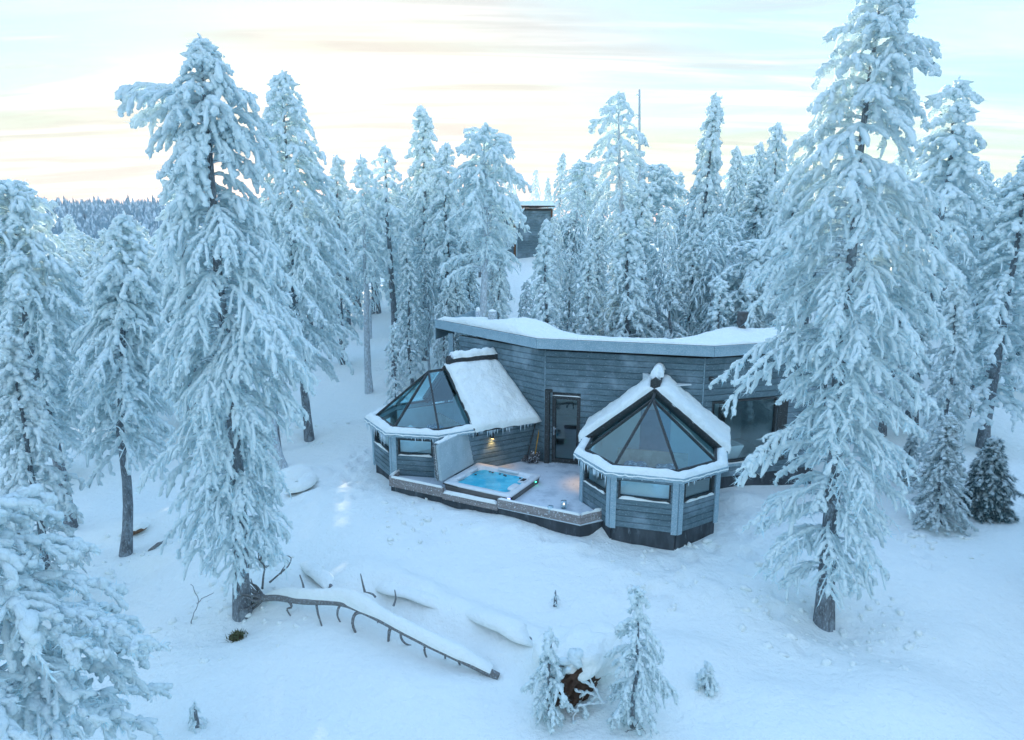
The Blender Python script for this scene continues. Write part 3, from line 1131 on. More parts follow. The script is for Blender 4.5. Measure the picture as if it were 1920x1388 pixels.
wall_lamp(wL[4], 1.72, 1.02, 'small lit wall lamp glowing amber on the left pavilion above the hot tub')
wall_lamp(wR[0], 1.55, 1.02, 'dark wall lamp on the hidden deck side of the right pavilion')

# ------------------------------------------------------------------ roof pipes
def pipe(x, y, z0, z1, r, cap, label, m, h=.22, snow=True):
    t = thing('roof_pipe', (x, y, z0), label, 'chimney', 'pipes on the cabin roof')
    g = Geo()
    g.tube([(x, y, z0), (x, y, z1)], r, 16)
    g.build('flue', M[m], t)
    if cap:
        g = Geo()
        g.tube([(x, y, z1 - h), (x, y, z1 - h + .03), (x, y, z1 + .06), (x, y, z1 + .08)], [r * 1.02, cap, cap, cap * .96], 18)
        for k in range(2):
            zz = z1 - h + .07 + k * .09
            g.tube([(x, y, zz), (x, y, zz + .02)], cap * 1.06, 18)
        g.build('cowl', M[m], t)
    if snow:
        g = Geo()
        c = cap or r
        g.tube([(x, y, z1 + .07 if cap else z1), (x, y, z1 + .11), (x, y, z1 + .15)], [c * .98, c * .8, c * .2], 14)
        g.build('snow_cap', M['snow'], t)


pipe(-.66, 22.7, 3.3, 4.30, .10, .145, 'frosted ventilation pipe with a wide cowl on the left end of the roof', 'frosted_metal', .36)
pipe(-1.20, 24.0, 3.0, 4.22, .09, 0, 'plain frosted pipe behind the cowled pipe on the roof', 'frosted_metal')
pipe(7.05, 20.75, 3.3, 4.52, .115, .165, 'black chimney pipe standing in snow on the right end of the roof', 'chimney_metal', .34, False)

# ------------------------------------------------------------------ furniture behind the glass
def bed(Q, label):
    p = Q(0, 1.2, .02)
    t = thing('bed', p, label, 'bed')

    def slab(name, u0, u1, v0, v1, z0, z1, m, puff=0.0, seed=0):
        g = Geo()
        if puff == 0:
            v = [Q(a, b, z) for z in (z0, z1) for a, b in ((u0, v0), (u1, v0), (u1, v1), (u0, v1))]
            g.add(v, np.array([[0, 3, 2, 1], [4, 5, 6, 7], [0, 1, 5, 4], [1, 2, 6, 5], [2, 3, 7, 6], [3, 0, 4, 7]]), 0, False)
        else:
            n = 22
            a = np.linspace(-1, 1, n)
            A, B = np.meshgrid(a, a)
            e = np.sqrt(np.clip(1 - np.abs(A) ** 4, 0, 1)) * np.sqrt(np.clip(1 - np.abs(B) ** 4, 0, 1))
            zz = z0 + (z1 - z0) * e * (1 + puff * fbm(A * 3 + seed, B * 3 + seed, 3))
            V = np.array([Q(u0 + (u1 - u0) * (x + 1) / 2, v0 + (v1 - v0) * (y + 1) / 2, z) for x, y, z in zip(A.ravel(), B.ravel(), zz.ravel())])
            i = np.arange(n - 1)[:, None] * n
            j = np.arange(n - 1)[None, :]
            g.add(V, np.stack([i + j, i + j + 1, i + n + j + 1, i + n + j], -1).reshape(-1, 4))
        return g.build(name, M[m], t)
    slab('frame', -.82, .82, .32, 2.2, .02, .34, 'bed_wood')
    slab('mattress', -.80, .80, .30, 2.18, .34, .62, 'bedding')
    slab('duvet', -.86, .86, .22, 1.55, .60, .92, 'bedding', .9, 2)
    slab('headboard', -.95, .95, 2.24, 2.30, .02, 1.16, 'bed_wood')
    for k, c in enumerate((-.42, .42)):
        slab('pillow', c - .36, c + .36, 1.66, 2.2, .64, .90, 'pillow_fabric', .25, 5 + k)


bed(QR, 'double bed with white duvet and blue pillows in the right pavilion')
bed(QL, 'double bed with blue pillows inside the left pavilion')

p = wC.P(.95, -.75, 0)
t = thing('bathtub', p, 'white freestanding bathtub with flared sides behind the large window', 'bathtub')
g = Geo()
ol, il = [], []
for z, k in ((.0, .72), (.04, .74), (.62, 1.0), (.66, 1.0)):
    ol.append([wC.P(.95 + a * .82 * k, -.75 + b * .38 * k, z) for a, b in ((-1, 1), (1, 1), (1, -1), (-1, -1))])
for z, k in ((.66, .93), (.60, .92), (.16, .66)):
    il.append([wC.P(.95 + a * .82 * k, -.75 + b * .38 * (k - .02), z) for a, b in ((-1, 1), (1, 1), (1, -1), (-1, -1))])
rings = ol + il
V = np.array(rings).reshape(-1, 3)
q = [[r * 4 + i, r * 4 + (i + 1) % 4, r * 4 + 4 + (i + 1) % 4, r * 4 + 4 + i] for r in range(len(rings) - 1) for i in range(4)]
g.add(V, [np.array(q), np.array([[3, 2, 1, 0]]), np.array([[24, 25, 26, 27]])], 0, False)
g.build('tub_body', M['porcelain'], t)
g = Geo()
c = wC.P(.95 + .5, -1.2, 0)
g.tube([c, c + (0, 0, .95), c + (0, 0, 1.0), np.array(wC.P(1.45, -.95, 1.0)), np.array(wC.P(1.45, -.93, .9))], .02, 8)
g.build('tap', M['chimney_metal'], t)

p = wC.P(.75, -2.2, 0)
t = thing('wash_basin', p, 'white bowl wash basin on a shelf behind the bathtub', 'basin')
g = Geo()
c = wC.P(.75, -2.2, .98)
g.tube([c, c + (0, 0, .02), c + (0, 0, .12), c + (0, 0, .16), c + (0, 0, .155), c + (0, 0, .06)], [.12, .16, .24, .27, .25, .14], 24)
g.build('bowl', M['porcelain'], t)
g = Geo()
wC.box(g, .2, 1.6, -2.6, -1.95, .88, .97)
wC.box(g, .25, .31, -2.5, -2.05, .0, .88)
wC.box(g, 1.5, 1.56, -2.5, -2.05, .0, .88)
g.build('shelf', M['bed_wood'], t)


def curtain(s0, s1, label):
    t = thing('curtain', wC.P((s0 + s1) / 2, -.35, 0), label, 'curtain', 'curtains in the bathroom window')
    n = 40
    s = np.linspace(s0, s1, n)
    d = -.35 + .045 * np.sin(np.linspace(0, 1, n) * (s1 - s0) * 70)
    V = np.array([wC.P(a, b, z) for z in (1.25, 2.6) for a, b in zip(s, d)])
    k = np.arange(n - 1)
    g = Geo()
    g.add(V, np.stack([k, k + 1, n + k + 1, n + k], -1))
    V2 = np.array([wC.P(a, b - .012, z) for z in (1.25, 2.6) for a, b in zip(s, d)])
    g.add(V2, np.stack([k, n + k, n + k + 1, k + 1], -1))
    g.build('cloth', M['curtain_cloth'], t)
    g = Geo()
    g.tube([wC.P(s0 - .05, -.35, 2.62), wC.P(s1 + .05, -.35, 2.62)], .012, 6)
    g.build('rail', M['chimney_metal'], t)


curtain(.42, .62, 'short dark curtain at the left edge of the large window')
curtain(.80, 1.02, 'second short dark curtain hanging beside the first in the large window')

# ------------------------------------------------------------------ the deck
deck = thing('deck', (0, 18, 0), 'frosty timber deck between the two glass pavilions', 'deck')
D0, D1, D2, D3 = np.array([-3.54, 18.55]), np.array([1.70, 15.82]), np.array([2.40, 16.22]), np.array([-3.28, 19.25])
g = Geo()
g.prism([D0 + (.03, .06), D1 + (0, .06), D2, (2.2, 17.0), (2.9, 19.55), (1.05, 20.1), (.6, 20.4), (-2.1, 18.85), D3], -.16, .0)
g.build('deck_floor', M['frosty_deck'], deck)


def beam(a, b, z0, z1, th, m, snow, parent, name='edge_beam', sw=.09):
    w = Wall(a, b)
    g = Geo()
    w.box(g, 0, w.len, -th, 0, z0, z1)
    o = g.build(name, M[m], parent)
    if snow:
        g = Geo()
        snow_strip(g, w.P(.02, -th / 2, z1), w.P(w.len - .02, -th / 2, z1), sw, snow, seed=a[0] * 7)
        g.build('snow_strip', M['snow'], o)
    return o


A1, B1 = D0 + (D1 - D0) * .31, D0 + (D1 - D0) * .60
beam(D0, A1, -.16, .10, .10, 'timber', .05, deck)
beam(A1 + (-.005, -.008), B1 + (-.005, -.008), -.20, -.03, .12, 'timber', .075, deck, sw=.13)
beam(B1 - (0, .02), D1, -.10, .13, .10, 'timber', .05, deck)
beam(D1 + (.004, .0), D2 + (.03, .02), -.10, .13, .10, 'timber', .05, deck)
beam(D3, D0 + (-.0, .0), -.16, .14, .08, 'timber', .05, deck)
for a, b in ((D0 + (.04, .05), A1 + (.02, .05)), (A1 + (.02, .05), B1 + (.02, .05)), (B1 + (.03, .05), D1 + (.0, .05)), (D1 + (.005, .05), D2 + (.0, .06)), (D3 + (.05, 0), D0 + (.045, .06))):
    w = Wall(a, b)
    n = max(1, int(w.len / 1.0))
    for k in range(n):
        g = Geo()
        w.box(g, w.len * k / n + .004, w.len * (k + 1) / n - .004, -.04, -.002 - .006 * (k % 2), -1.5, -.165)
        g.build('skirt_panel', M['foundation'], deck)

# ------------------------------------------------------------------ hot tub
TZ = .22
tc_ = [at_z(x, y, TZ)[:2] for x, y in ((831, 906), (959.5, 931), (1012.6, 891), (894.5, 866))]
cx = np.mean(tc_, 0)
ux = (tc_[1] - tc_[0]) + (tc_[2] - tc_[3])
ux /= np.linalg.norm(ux)
uy = np.array([-ux[1], ux[0]])
hx = (np.linalg.norm(tc_[1] - tc_[0]) + np.linalg.norm(tc_[2] - tc_[3])) / 4
hy = (np.dot(tc_[2] - tc_[1], uy) + np.dot(tc_[3] - tc_[0], uy)) / 4
print('tub half sizes', hx, hy)
TP = lambda a, b, z: np.array([*(cx + ux * a + uy * b), z])
tub = thing('hot_tub', (cx[0], cx[1], 0), 'square hot tub of turquoise water with a grey cabinet and raised cover', 'hot tub')


def rrect(a, b, r, z, n=5):
    P_ = []
    for sx, sy, st in ((1, -1, -90), (1, 1, 0), (-1, 1, 90), (-1, -1, 180)):
        for k in range(n):
            an = R(st + 90 * k / (n - 1))
            P_.append(TP(sx * (a - r) + r * math.cos(an), sy * (b - r) + r * math.sin(an), z))
    return P_


def loft(g, rings, mat=0, close=True, smooth=True):
    n = len(rings[0])
    V = np.array(rings).reshape(-1, 3)
    q = np.array([[r * n + i, r * n + (i + 1) % n, (r + 1) * n + (i + 1) % n, (r + 1) * n + i] for r in range(len(rings) - 1) for i in range(n)])
    F = [q]
    if close:
        F.append((np.arange(n) + (len(rings) - 1) * n)[None, :])
    g.add(V, F, mat, smooth)


g = Geo()
loft(g, [rrect(hx - .05, hy - .05, .05, -.06), rrect(hx - .03, hy - .03, .05, TZ - .055)], close=False, smooth=False)
g.build('cabinet', M['tub_cabinet'], tub)
g = Geo()
loft(g, [rrect(hx - .04, hy - .04, .06, TZ - .052), rrect(hx, hy, .09, TZ - .045), rrect(hx, hy, .09, TZ - .01), rrect(hx - .03, hy - .03, .09, TZ + .012),
         rrect(hx - .17, hy - .17, .16, TZ + .012), rrect(hx - .20, hy - .20, .16, TZ - .01), rrect(hx - .27, hy - .27, .2, TZ - .13), rrect(hx - .45, hy - .45, .2, TZ - .55)])
shell = g.build('shell', M['tub_shell'], tub)
g = Geo()
n = 34
a = np.linspace(-1, 1, n)
A, B = np.meshgrid(a, a)
V = np.array([TP(x * (hx - .235), y * (hy - .235), TZ - .085 + .012 * w_) for x, y, w_ in zip(A.ravel(), B.ravel(), (fbm(A * 5, B * 5, 3)).ravel())])
i = np.arange(n - 1)[:, None] * n
j = np.arange(n - 1)[None, :]
g.add(V, np.stack([i + j, i + j + 1, i + n + j + 1, i + n + j], -1).reshape(-1, 4))
g.build('water', M['tub_water'], tub)


def tbox(name, a0, a1, b0, b1, z0, z1, m, parent=tub):
    g = Geo()
    v = [TP(a, b, z) for z in (z0, z1) for a, b in ((a0, b0), (a1, b0), (a1, b1), (a0, b1))]
    g.add(v, np.array([[0, 3, 2, 1], [4, 5, 6, 7], [0, 1, 5, 4], [1, 2, 6, 5], [2, 3, 7, 6], [3, 0, 4, 7]]), 0, False)
    return g.build(name, M[m], parent)


def cushion(a, b, la, lb, z):
    g = Geo()
    rings = []
    for k, zz in ((1.0, z), (1.0, z + .03), (.86, z + .05), (.7, z + .055)):
        P_ = []
        for an in np.linspace(0, 2 * math.pi, 16, endpoint=False):
            c, s = math.cos(an), math.sin(an)
            P_.append(TP(a + la * k * np.sign(c) * abs(c) ** .5, b + lb * k * np.sign(s) * abs(s) ** .5, zz))
        rings.append(P_)
    loft(g, rings)
    g.build('headrest', M['tub_shell'], tub)


cushion(-hx + .20, hy - .55, .09, .20, TZ - .02)
cushion(-hx + .20, -hy + .62, .09, .20, TZ - .02)
cushion(hx - .24, -hy + .62, .10, .22, TZ - .01)
cushion(.1, hy - .2, .34, .07, TZ - .01)
tbox('control_panel', hx - .30, hx - .12, .05, .38, TZ + .01, TZ + .045, 'tub_shell')
tbox('display', hx - .27, hx - .15, .12, .31, TZ + .046, TZ + .052, 'dark_trim')
tbox('corner_light', hx - .10, hx - .024, -hy + .016, -hy + .05, -.03, TZ - .06, 'corner_light')
tbox('status_light', hx - .03, hx - .012, hy - .34, hy - .30, TZ - .12, TZ - .10, 'green_light')
tbox('socket', hx - .03, hx - .014, -hy + .10, -hy + .17, .05, .14, 'dark_trim')
for k in range(7):
    a_, b_ = ((-hx + .62, hy - .33), (-hx + .72, hy - .34), (-.1, hy - .35), (.05, hy - .36), (.12, hy - .40), (hx - .5, hy - .36), (-hx + .38, .2))[k]
    g = Geo()
    g.tube([TP(a_, b_, TZ - .088), TP(a_, b_, TZ - .066)], .035, 10)
    g.build('jet', M['chimney_metal'], tub)
# the folded cover standing on the far left edge
lean = .10
def cov(b, h, d):
    """b along the edge, h up, d away from the water."""
    return TP(-hx - .02 - d - lean * h, b, TZ + .02 + h)


def cover_slab(name, d0, d1, m, ins=0.0, H_=1.05):
    g = Geo()
    prof = [(-hy + ins, 0), (hy - ins, 0)]
    prof = [(-hy + ins, .0 + ins), (-hy + ins, H_ - .08 - ins), (-hy + .08 + ins, H_ - ins), (hy - .06 - ins, H_ - ins), (hy - ins, H_ - .06 - ins), (hy - ins, .22), (hy - .05 - ins, .10), (hy - .18, .02 + ins), (hy - .3, ins)]
    v = [cov(b, h, d0) for b, h in prof] + [cov(b, h, d1) for b, h in prof]
    m_ = len(prof)
    g.add(v, [np.array([[i, m_ + i, m_ + (i + 1) % m_, (i + 1) % m_] for i in range(m_)]), np.arange(m_)[None, :], np.arange(m_, 2 * m_)[::-1][None, :]], 0, False)
    return g.build(name, M[m], cvr)


g = Geo()
g.bar(cov(-hy, .0, .12), cov(-hy, 1.0, .12), .05, .05)
g.bar(cov(hy, .0, .12), cov(hy, 1.0, .12), .05, .05)
cvr = g.build('cover', M['dark_vinyl'], tub)
cover_slab('cover_half', .0, .095, 'cover_vinyl')
cover_slab('cover_half', .115, .21, 'dark_vinyl')
g = Geo()
snow_strip(g, cov(-hy + .05, 1.05, .10), cov(hy - .05, 1.05, .10), .12, .05)
snow_strip(g, cov(-hy - .02, .15, .105), cov(-hy - .02, 1.0, .105), .03, .03)
g.build('snow_strip', M['snow'], cvr)
g = Geo()
g.bar(TP(-hx - .04, -hy - .02, .02), TP(-hx - .04, -hy - .02, TZ + .1), .05, .08)
g.bar(TP(-hx + .02, -hy - .02, TZ - .02), TP(-hx + .5, -hy - .02, TZ - .05), .03, .03)
g.build('cover_lifter', M['dark_trim'], cvr)

# ------------------------------------------------------------------ small things on the deck
def shovel(base, top, label, shaft, grip, bw, bl, seed):
    base, top = np.array(base, float), np.array(top, float)
    t = thing('snow_shovel', base, label, 'shovel', 'shovels leaning on the wall')
    d = top - base
    d /= np.linalg.norm(d)
    s = np.cross(d, (0, 0, 1))
    s /= np.linalg.norm(s)
    f = np.cross(s, d)
    g = Geo()
    g.tube([base + d * bl * .8, top - d * .10], .017, 8)
    g.build('shaft', M[shaft], t)
    g = Geo()
    h = top - d * .10
    g.tube([h, h + d * .03 + s * .05, h + d * .10 + s * .055, h + d * .12, h + d * .10 - s * .055, h + d * .03 - s * .05, h], .014, 6)
    g.build('grip', M[grip], t)
    g = Geo()
    n = 9
    a = np.linspace(-1, 1, n)
    b = np.linspace(0, 1, n)
    A, B = np.meshgrid(a, b)
    V = base + s * (A * bw)[..., None] + d * (B * bl)[..., None] + f * (.05 * A ** 2 + .07 * (1 - B) ** 2 - .03 + .006 * np.sin(A * 14))[..., None]
    V2 = V - f * .012
    i = np.arange(n - 1)[:, None] * n
    j = np.arange(n - 1)[None, :]
    q = np.stack([i + j, i + j + 1, i + n + j + 1, i + n + j], -1).reshape(-1, 4)
    g.add(V.reshape(-1, 3), q)
    g.add(V2.reshape(-1, 3), q[:, ::-1])
    g.build('blade', M['shovel_blade'], t)


b1, b2 = at_z(1001, 868, .02), at_z(986, 866, .02)
shovel(b1, (b1[0] + .26, b1[1] + .55, 1.50), 'snow shovel with a yellow shaft and orange grip leaning by the door', 'shovel_shaft', 'shovel_grip', .17, .36, 1)
shovel(b2, (b2[0] + .42, b2[1] + .45, 1.62), 'dark-shafted broad snow scoop leaning behind the yellow-shafted shovel', 'dark_shaft', 'shovel_grip', .24, .20, 2)


def candle(px, py, label):
    p = at_z(px, py, .0)
    t = thing('candle_holder', p, label, 'candle holder', 'candle glasses on the deck')
    g = Geo()
    z = [0, .008, .20, .20, .02]
    g.tube([p + (0, 0, k) for k in z], [.075, .08, .08, .072, .070], 20, cap=True)
    g.build('glass', M['clear_glass'], t)
    g = Geo()
    g.tube([p + (0, 0, .022), p + (0, 0, .10), p + (0, 0, .105)], [.045, .045, .036], 14)
    w_ = g.build('candle', M['candle_wax'], t)
    g = Geo()
    g.tube([p + (0, 0, .108), p + (0, 0, .122), p + (0, 0, .145)], [.004, .010, .001], 8)
    g.build('flame', M['flame'], w_)


candle(1032, 963, 'clear glass candle holder nearest the front edge of the deck')
candle(1057, 953, 'clear glass candle holder set further back, nearer the right pavilion')

# ------------------------------------------------------------------ trees
def ico(sub):
    bm = bmesh.new()
    bmesh.ops.create_icosphere(bm, subdivisions=sub, radius=1.0)
    V = np.array([v.co[:] for v in bm.verts])
    F = np.array([[v.index for v in f.verts] for f in bm.faces])
    bm.free()
    return V, F


def clump_templates(sub, k, seed):
    """Lumpy clots of snow, flat below and puffed above, pointing along +X."""
    rs = np.random.RandomState(seed)
    V, F = ico(sub)
    out = []
    for i in range(k):
        n = np.zeros(len(V))
        for j in range(7):
            d = rs.normal(size=3)
            d /= np.linalg.norm(d)
            n += np.clip((V @ d) - .45, 0, 1) * rs.uniform(.4, 1.1)
        n += rs.normal(size=len(V)) * .16
        W_ = V * (.82 + n)[:, None]
        W_[:, 2] = np.where(W_[:, 2] < 0, W_[:, 2] * .75, W_[:, 2])
        out.append(W_)
    return np.array(out), F


CL2 = clump_templates(2, 10, 3)
CL1 = clump_templates(1, 10, 4)
_o = np.array([[1, 0, 0], [-1, 0, 0], [0, 1, 0], [0, -1, 0], [0, 0, 1], [0, 0, -1]], float)
_f = np.array([[0, 2, 4], [2, 1, 4], [1, 3, 4], [3, 0, 4], [2, 0, 5], [1, 2, 5], [3, 1, 5], [0, 3, 5]])
CL0 = (np.array([_o * (1 + .3 * np.random.RandomState(k).normal(size=(6, 1))) for k in range(10)]), _f)


def add_clumps(g, C, D, Ln, Rd, rs, tmpl, mat=0):
    """Clots of snow at C, lying along D, half-length Ln and radius Rd."""
    T, F = tmpl
    C, D = np.asarray(C), np.asarray(D)
    n = len(C)
    if not n:
        return
    D = D / np.maximum(np.linalg.norm(D, axis=1, keepdims=True), 1e-9)
    up = np.array([0, 0, 1.0])
    Y = np.cross(up, D)
    bad = np.linalg.norm(Y, axis=1) < 1e-3
    Y[bad] = (0, 1, 0)
    Y /= np.linalg.norm(Y, axis=1, keepdims=True)
    Z = np.cross(D, Y)
    k = rs.randint(0, len(T), n)
    v = T[k]
    a = rs.uniform(-.5, .5, n)
    flip = np.where(rs.rand(n) < .5, -1, 1)
    y = v[:, :, 1] * flip[:, None]
    V = C[:, None, :] + (v[:, :, 0] * np.asarray(Ln)[:, None])[..., None] * D[:, None, :] + (y * np.asarray(Rd)[:, None])[..., None] * Y[:, None, :] + (v[:, :, 2] * np.asarray(Rd)[:, None] * .95)[..., None] * Z[:, None, :]
    nf, nv = len(F), T.shape[1]
    Fi = np.where((flip < 0)[:, None, None], F[None, :, ::-1], F[None, :, :]) + (np.arange(n) * nv)[:, None, None]
    g.add(V.reshape(-1, 3), Fi.reshape(-1, 3), mat, T.shape[1] > 6)


def add_spikes(g, C, D, Ln, wd, rs, mat):
    """Needle tufts: thin three-cornered blades from C along D."""
    C, D = np.asarray(C), np.asarray(D)
    n = len(C)
    if not n:
        return
    D = D / np.maximum(np.linalg.norm(D, axis=1, keepdims=True), 1e-9)
    s = np.cross(D, rs.normal(size=(n, 3)))
    s /= np.maximum(np.linalg.norm(s, axis=1, keepdims=True), 1e-9)
    w = np.broadcast_to(np.asarray(wd), (n,))[:, None]
    V = np.stack([C - s * w, C + s * w, C + D * np.asarray(Ln)[:, None]], 1)
    g.add(V.reshape(-1, 3), np.arange(3 * n).reshape(n, 3), mat, False)


def add_twigs(g, P, rad, mat):
    """Many three-sided twigs at once: P is twigs x points x 3."""
    n, m, _ = P.shape
    d = np.gradient(P, axis=1)
    d /= np.maximum(np.linalg.norm(d, axis=2, keepdims=True), 1e-9)
    s = np.cross(d, np.array([.13, .21, 1.0]))
    s /= np.maximum(np.linalg.norm(s, axis=2, keepdims=True), 1e-9)
    t = np.cross(s, d)
    a = np.arange(3) * 2 * math.pi / 3
    V = P[:, :, None, :] + rad[None, :, None, None] * (np.cos(a)[None, None, :, None] * s[:, :, None, :] + np.sin(a)[None, None, :, None] * t[:, :, None, :])
    i = np.arange(m - 1)[:, None] * 3
    j = np.arange(3)[None, :]
    k = (j + 1) % 3
    q = np.stack([i + j, i + 3 + j, i + 3 + k, i + k], -1).reshape(-1, 4)
    g.add(V.reshape(-1, 3), (q[None] + (np.arange(n) * m * 3)[:, None, None]).reshape(-1, 4), mat, True)


def add_fingers(g, P, rad, mat, sides, rs):
    """Many lumpy, snow-coated twigs at once.  P: twigs x points x 3, rad: twigs x points."""
    n, m, _ = P.shape
    if not n:
        return
    d = np.gradient(P, axis=1)
    d /= np.maximum(np.linalg.norm(d, axis=2, keepdims=True), 1e-9)
    s = np.cross(d, np.array([.31, .17, 1.0]))
    s /= np.maximum(np.linalg.norm(s, axis=2, keepdims=True), 1e-9)
    t = np.cross(s, d)
    a = np.arange(sides) * 2 * math.pi / sides
    r = rad[:, :, None] * rs.uniform(.70, 1.35, (n, m, sides))
    V = P[:, :, None, :] + (r * np.cos(a))[..., None] * s[:, :, None, :] + (r * np.sin(a))[..., None] * t[:, :, None, :]
    i = np.arange(m - 1)[:, None] * sides
    j = np.arange(sides)[None, :]
    k = (j + 1) % sides
    q = np.stack([i + j, i + sides + j, i + sides + k, i + k], -1).reshape(-1, 4)
    off = (np.arange(n) * m * sides)[:, None, None]
    cap = (np.arange(sides) + (m - 1) * sides)[None, ::-1]
    g.add(V.reshape(-1, 3), [(q[None] + off).reshape(-1, 4), (cap[None] + off).reshape(-1, sides)], mat, True)


def make_tree(name, H, prof, rs, crown_base=.12, limbs=90, droop=.55, rise=.35, clump=.085, twig=.42, tdens=7.0, sides=7,
              tr=.16, lean=None, tmpl=None, needles=5, bare=.14, rime=.35, parent=None, dens=1.0, top_puff=1.25, hang=.25,
              extra=(), crook=.03, fans=1.0, tipdown=0.0, skip=0.0, fingers=3, grain=1.0, side_tubes=True, gaps=0.0):
    """A snow-laden conifer of height H standing at the origin.  prof(h, az) gives the reach of the branches at the height fraction h
    towards azimuth az (0 = +X).  Returns Geo objects for the trunk, the branches and the crown."""
    tmpl = tmpl or CL1
    gt, gb, gc = Geo(), Geo(), Geo()
    n = 14
    t = np.linspace(0, 1, n)
    ln = np.array(lean if lean is not None else (0, 0), float)
    wob = np.stack([fbm(t * 3 + rs.rand() * 50, t * 0 + 3, 2), fbm(t * 3 + rs.rand() * 50, t * 0 + 7, 2), t * 0], -1) * crook * H * (t * (1 - t) * 4)[:, None]
    TP_ = np.stack([ln[0] * t, ln[1] * t, H * .985 * t], -1) + wob
    TR = tr * (1 - t) ** .85 + .012
    TR[0] *= 1.22
    gt.tube(np.concatenate([TP_[:1] - (0, 0, .5), TP_]), np.concatenate([TR[:1] * 1.15, TR]), sides)
    tp = lambda h: np.array([np.interp(h, t, TP_[:, i]) for i in range(3)])
    C, D, Ln, Rd, SC, SD, SL = [], [], [], [], [], [], []
    GC, GD, GR = [], [], []
    FT, FR_, S2, SR2 = [], [], [], []
    coarse = tmpl is CL1 and clump > .055
    ga = 2.39996
    jobs = []
    for i in range(limbs):
        f = (i + rs.rand() * .8) / limbs
        h = crown_base + (1 - crown_base) * f ** .92
        if rs.rand() < skip * (1 - f):
            continue
        if gaps and fbm(np.array([h * 9.0]), np.array([i * .37 + 3]), 2)[0] < gaps - .5:
            continue
        jobs.append((h, i * ga + rs.normal() * .25, None, None))
    jobs += list(extra)
    m = 7
    u = np.linspace(0, 1, m)
    for h, az, rl, kind in jobs:
        r = prof(min(h, 1), az) if rl is None else rl
        if rl is None:
            r *= .70 + .36 * rs.rand() + (.28 if rs.rand() < .08 else 0)
        if r < .03:
            continue
        p0 = tp(min(h, .99))
        up = rise * (1.0 if h < .8 else 1.6) * (.7 + .6 * rs.rand())
        dn = droop * (.75 + .5 * rs.rand()) + up * .55
        if h > .88:
            dn *= .55
        a_ = az + rs.normal() * .18 * u
        lp = p0[None, :] + np.stack([np.cos(a_) * r * u, np.sin(a_) * r * u, r * (up * u - dn * u ** 2 - tipdown * u ** 5)], -1)
        lr = np.interp(u, [0, 1], [.012 + .016 * r, .006])
        gb.tube(lp, lr * 1.2, 4, 0, False)
        d = np.gradient(lp, axis=0)
        d /= np.linalg.norm(d, axis=1, keepdims=True)
        on = lambda x, A: np.stack([np.interp(x, u, A[:, i]) for i in range(3)], -1)
        s0 = bare + .25 * rs.rand() * (1 if h < .7 else .3)
        nt_ = max(2, int(r * tdens * dens))
        uu = np.minimum(1, s0 + (1 - s0) * (np.arange(nt_) + rs.rand(nt_)) / nt_)
        b, dd = on(uu, lp), on(uu, d)
        an = np.where(np.arange(nt_) % 2, 1, -1) * rs.uniform(.35, 1.25, nt_) * fans
        cs, sn = np.cos(an), np.sin(an)
        td = np.stack([dd[:, 0] * cs - dd[:, 1] * sn, dd[:, 0] * sn + dd[:, 1] * cs, dd[:, 2] * .5 + rs.uniform(-.25, .2, nt_)], -1)
        tl = twig * (.5 + .75 * rs.rand(nt_)) * np.minimum(1, .55 + .8 * (1 - uu)) * min(1.0, .35 + r * .7)
        dr = hang * (.5 + 1.1 * rs.rand(nt_)) * 1.6

        def at(k, w):
            return b[k] + (tl[k] * w)[:, None] * td[k] - np.stack([w * 0, w * 0, dr[k] * tl[k] * w ** 2], -1)

        def tan(k, w):
            return td[k] - np.stack([w * 0, w * 0, 2 * dr[k] * w], -1)
        ks = np.arange(nt_)
        if side_tubes:
            tw = np.stack([at(ks, np.full(nt_, w)) for w in (0, .35, .7, 1.0)], 1)
            add_twigs(gb, tw, np.array([.012, .010, .009, .005]) * (clump / .06), 1)
        bare_tw = rs.rand(nt_) < rime * max(0, 1 - (h - crown_base) * 1.4)
        puff = top_puff if h > .75 else 1.0
        # the coat of snow along each twig
        m1 = 4 if coarse else 6
        wv = np.linspace(.12, 1.04, m1)
        kk1 = np.repeat(ks, m1)
        Pf = at(kk1, np.tile(wv, nt_)).reshape(nt_, m1, 3)
        Rt = clump * puff * rs.uniform(.55, 1.0, nt_) * np.where(bare_tw, .38, 1.0)
        shape1 = np.interp(np.linspace(0, 1, m1), [0, .25, .8, 1], [.45, .85, 1.0, .42])
        Pf = Pf + rs.normal(size=Pf.shape) * clump * .12 + np.array([0, 0, 1.0]) * (Rt * .25)[:, None, None]
        FT.append(Pf); FR_.append(Rt[:, None] * shape1[None, :] * rs.uniform(.75, 1.3, (nt_, m1)))
        # the paw of snowy fingers hanging from it
        nf = np.where(bare_tw, 1, fingers)
        kf = np.repeat(ks, nf)
        n_f = len(kf)
        wf = rs.uniform(.25, 1.0, n_f)
        q0 = at(kf, wf)
        tg = tan(kf, wf)
        tg /= np.linalg.norm(tg, axis=1, keepdims=True)
        fd = tg + rs.normal(size=(n_f, 3)) * .85
        fd[:, 2] -= rs.uniform(-.2, .8, n_f)
        fd /= np.linalg.norm(fd, axis=1, keepdims=True)
        fl = clump * rs.uniform(.9, 2.3, n_f) * (puff ** .5)
        fr = Rt[kf] * rs.uniform(.80, 1.35, n_f)
        m2 = 4
        v2 = np.array([0, .4, .75, 1.0])
        Q2 = q0[:, None, :] + fd[:, None, :] * (fl[:, None] * v2[None, :])[..., None] - np.array([0, 0, 1.0]) * (fl[:, None] * .25 * v2[None, :] ** 2)[..., None]
        S2.append(Q2); SR2.append(fr[:, None] * np.array([.8, 1.0, .95, .4])[None, :])
        k, c, rr = kf, Q2[:, 2], fr
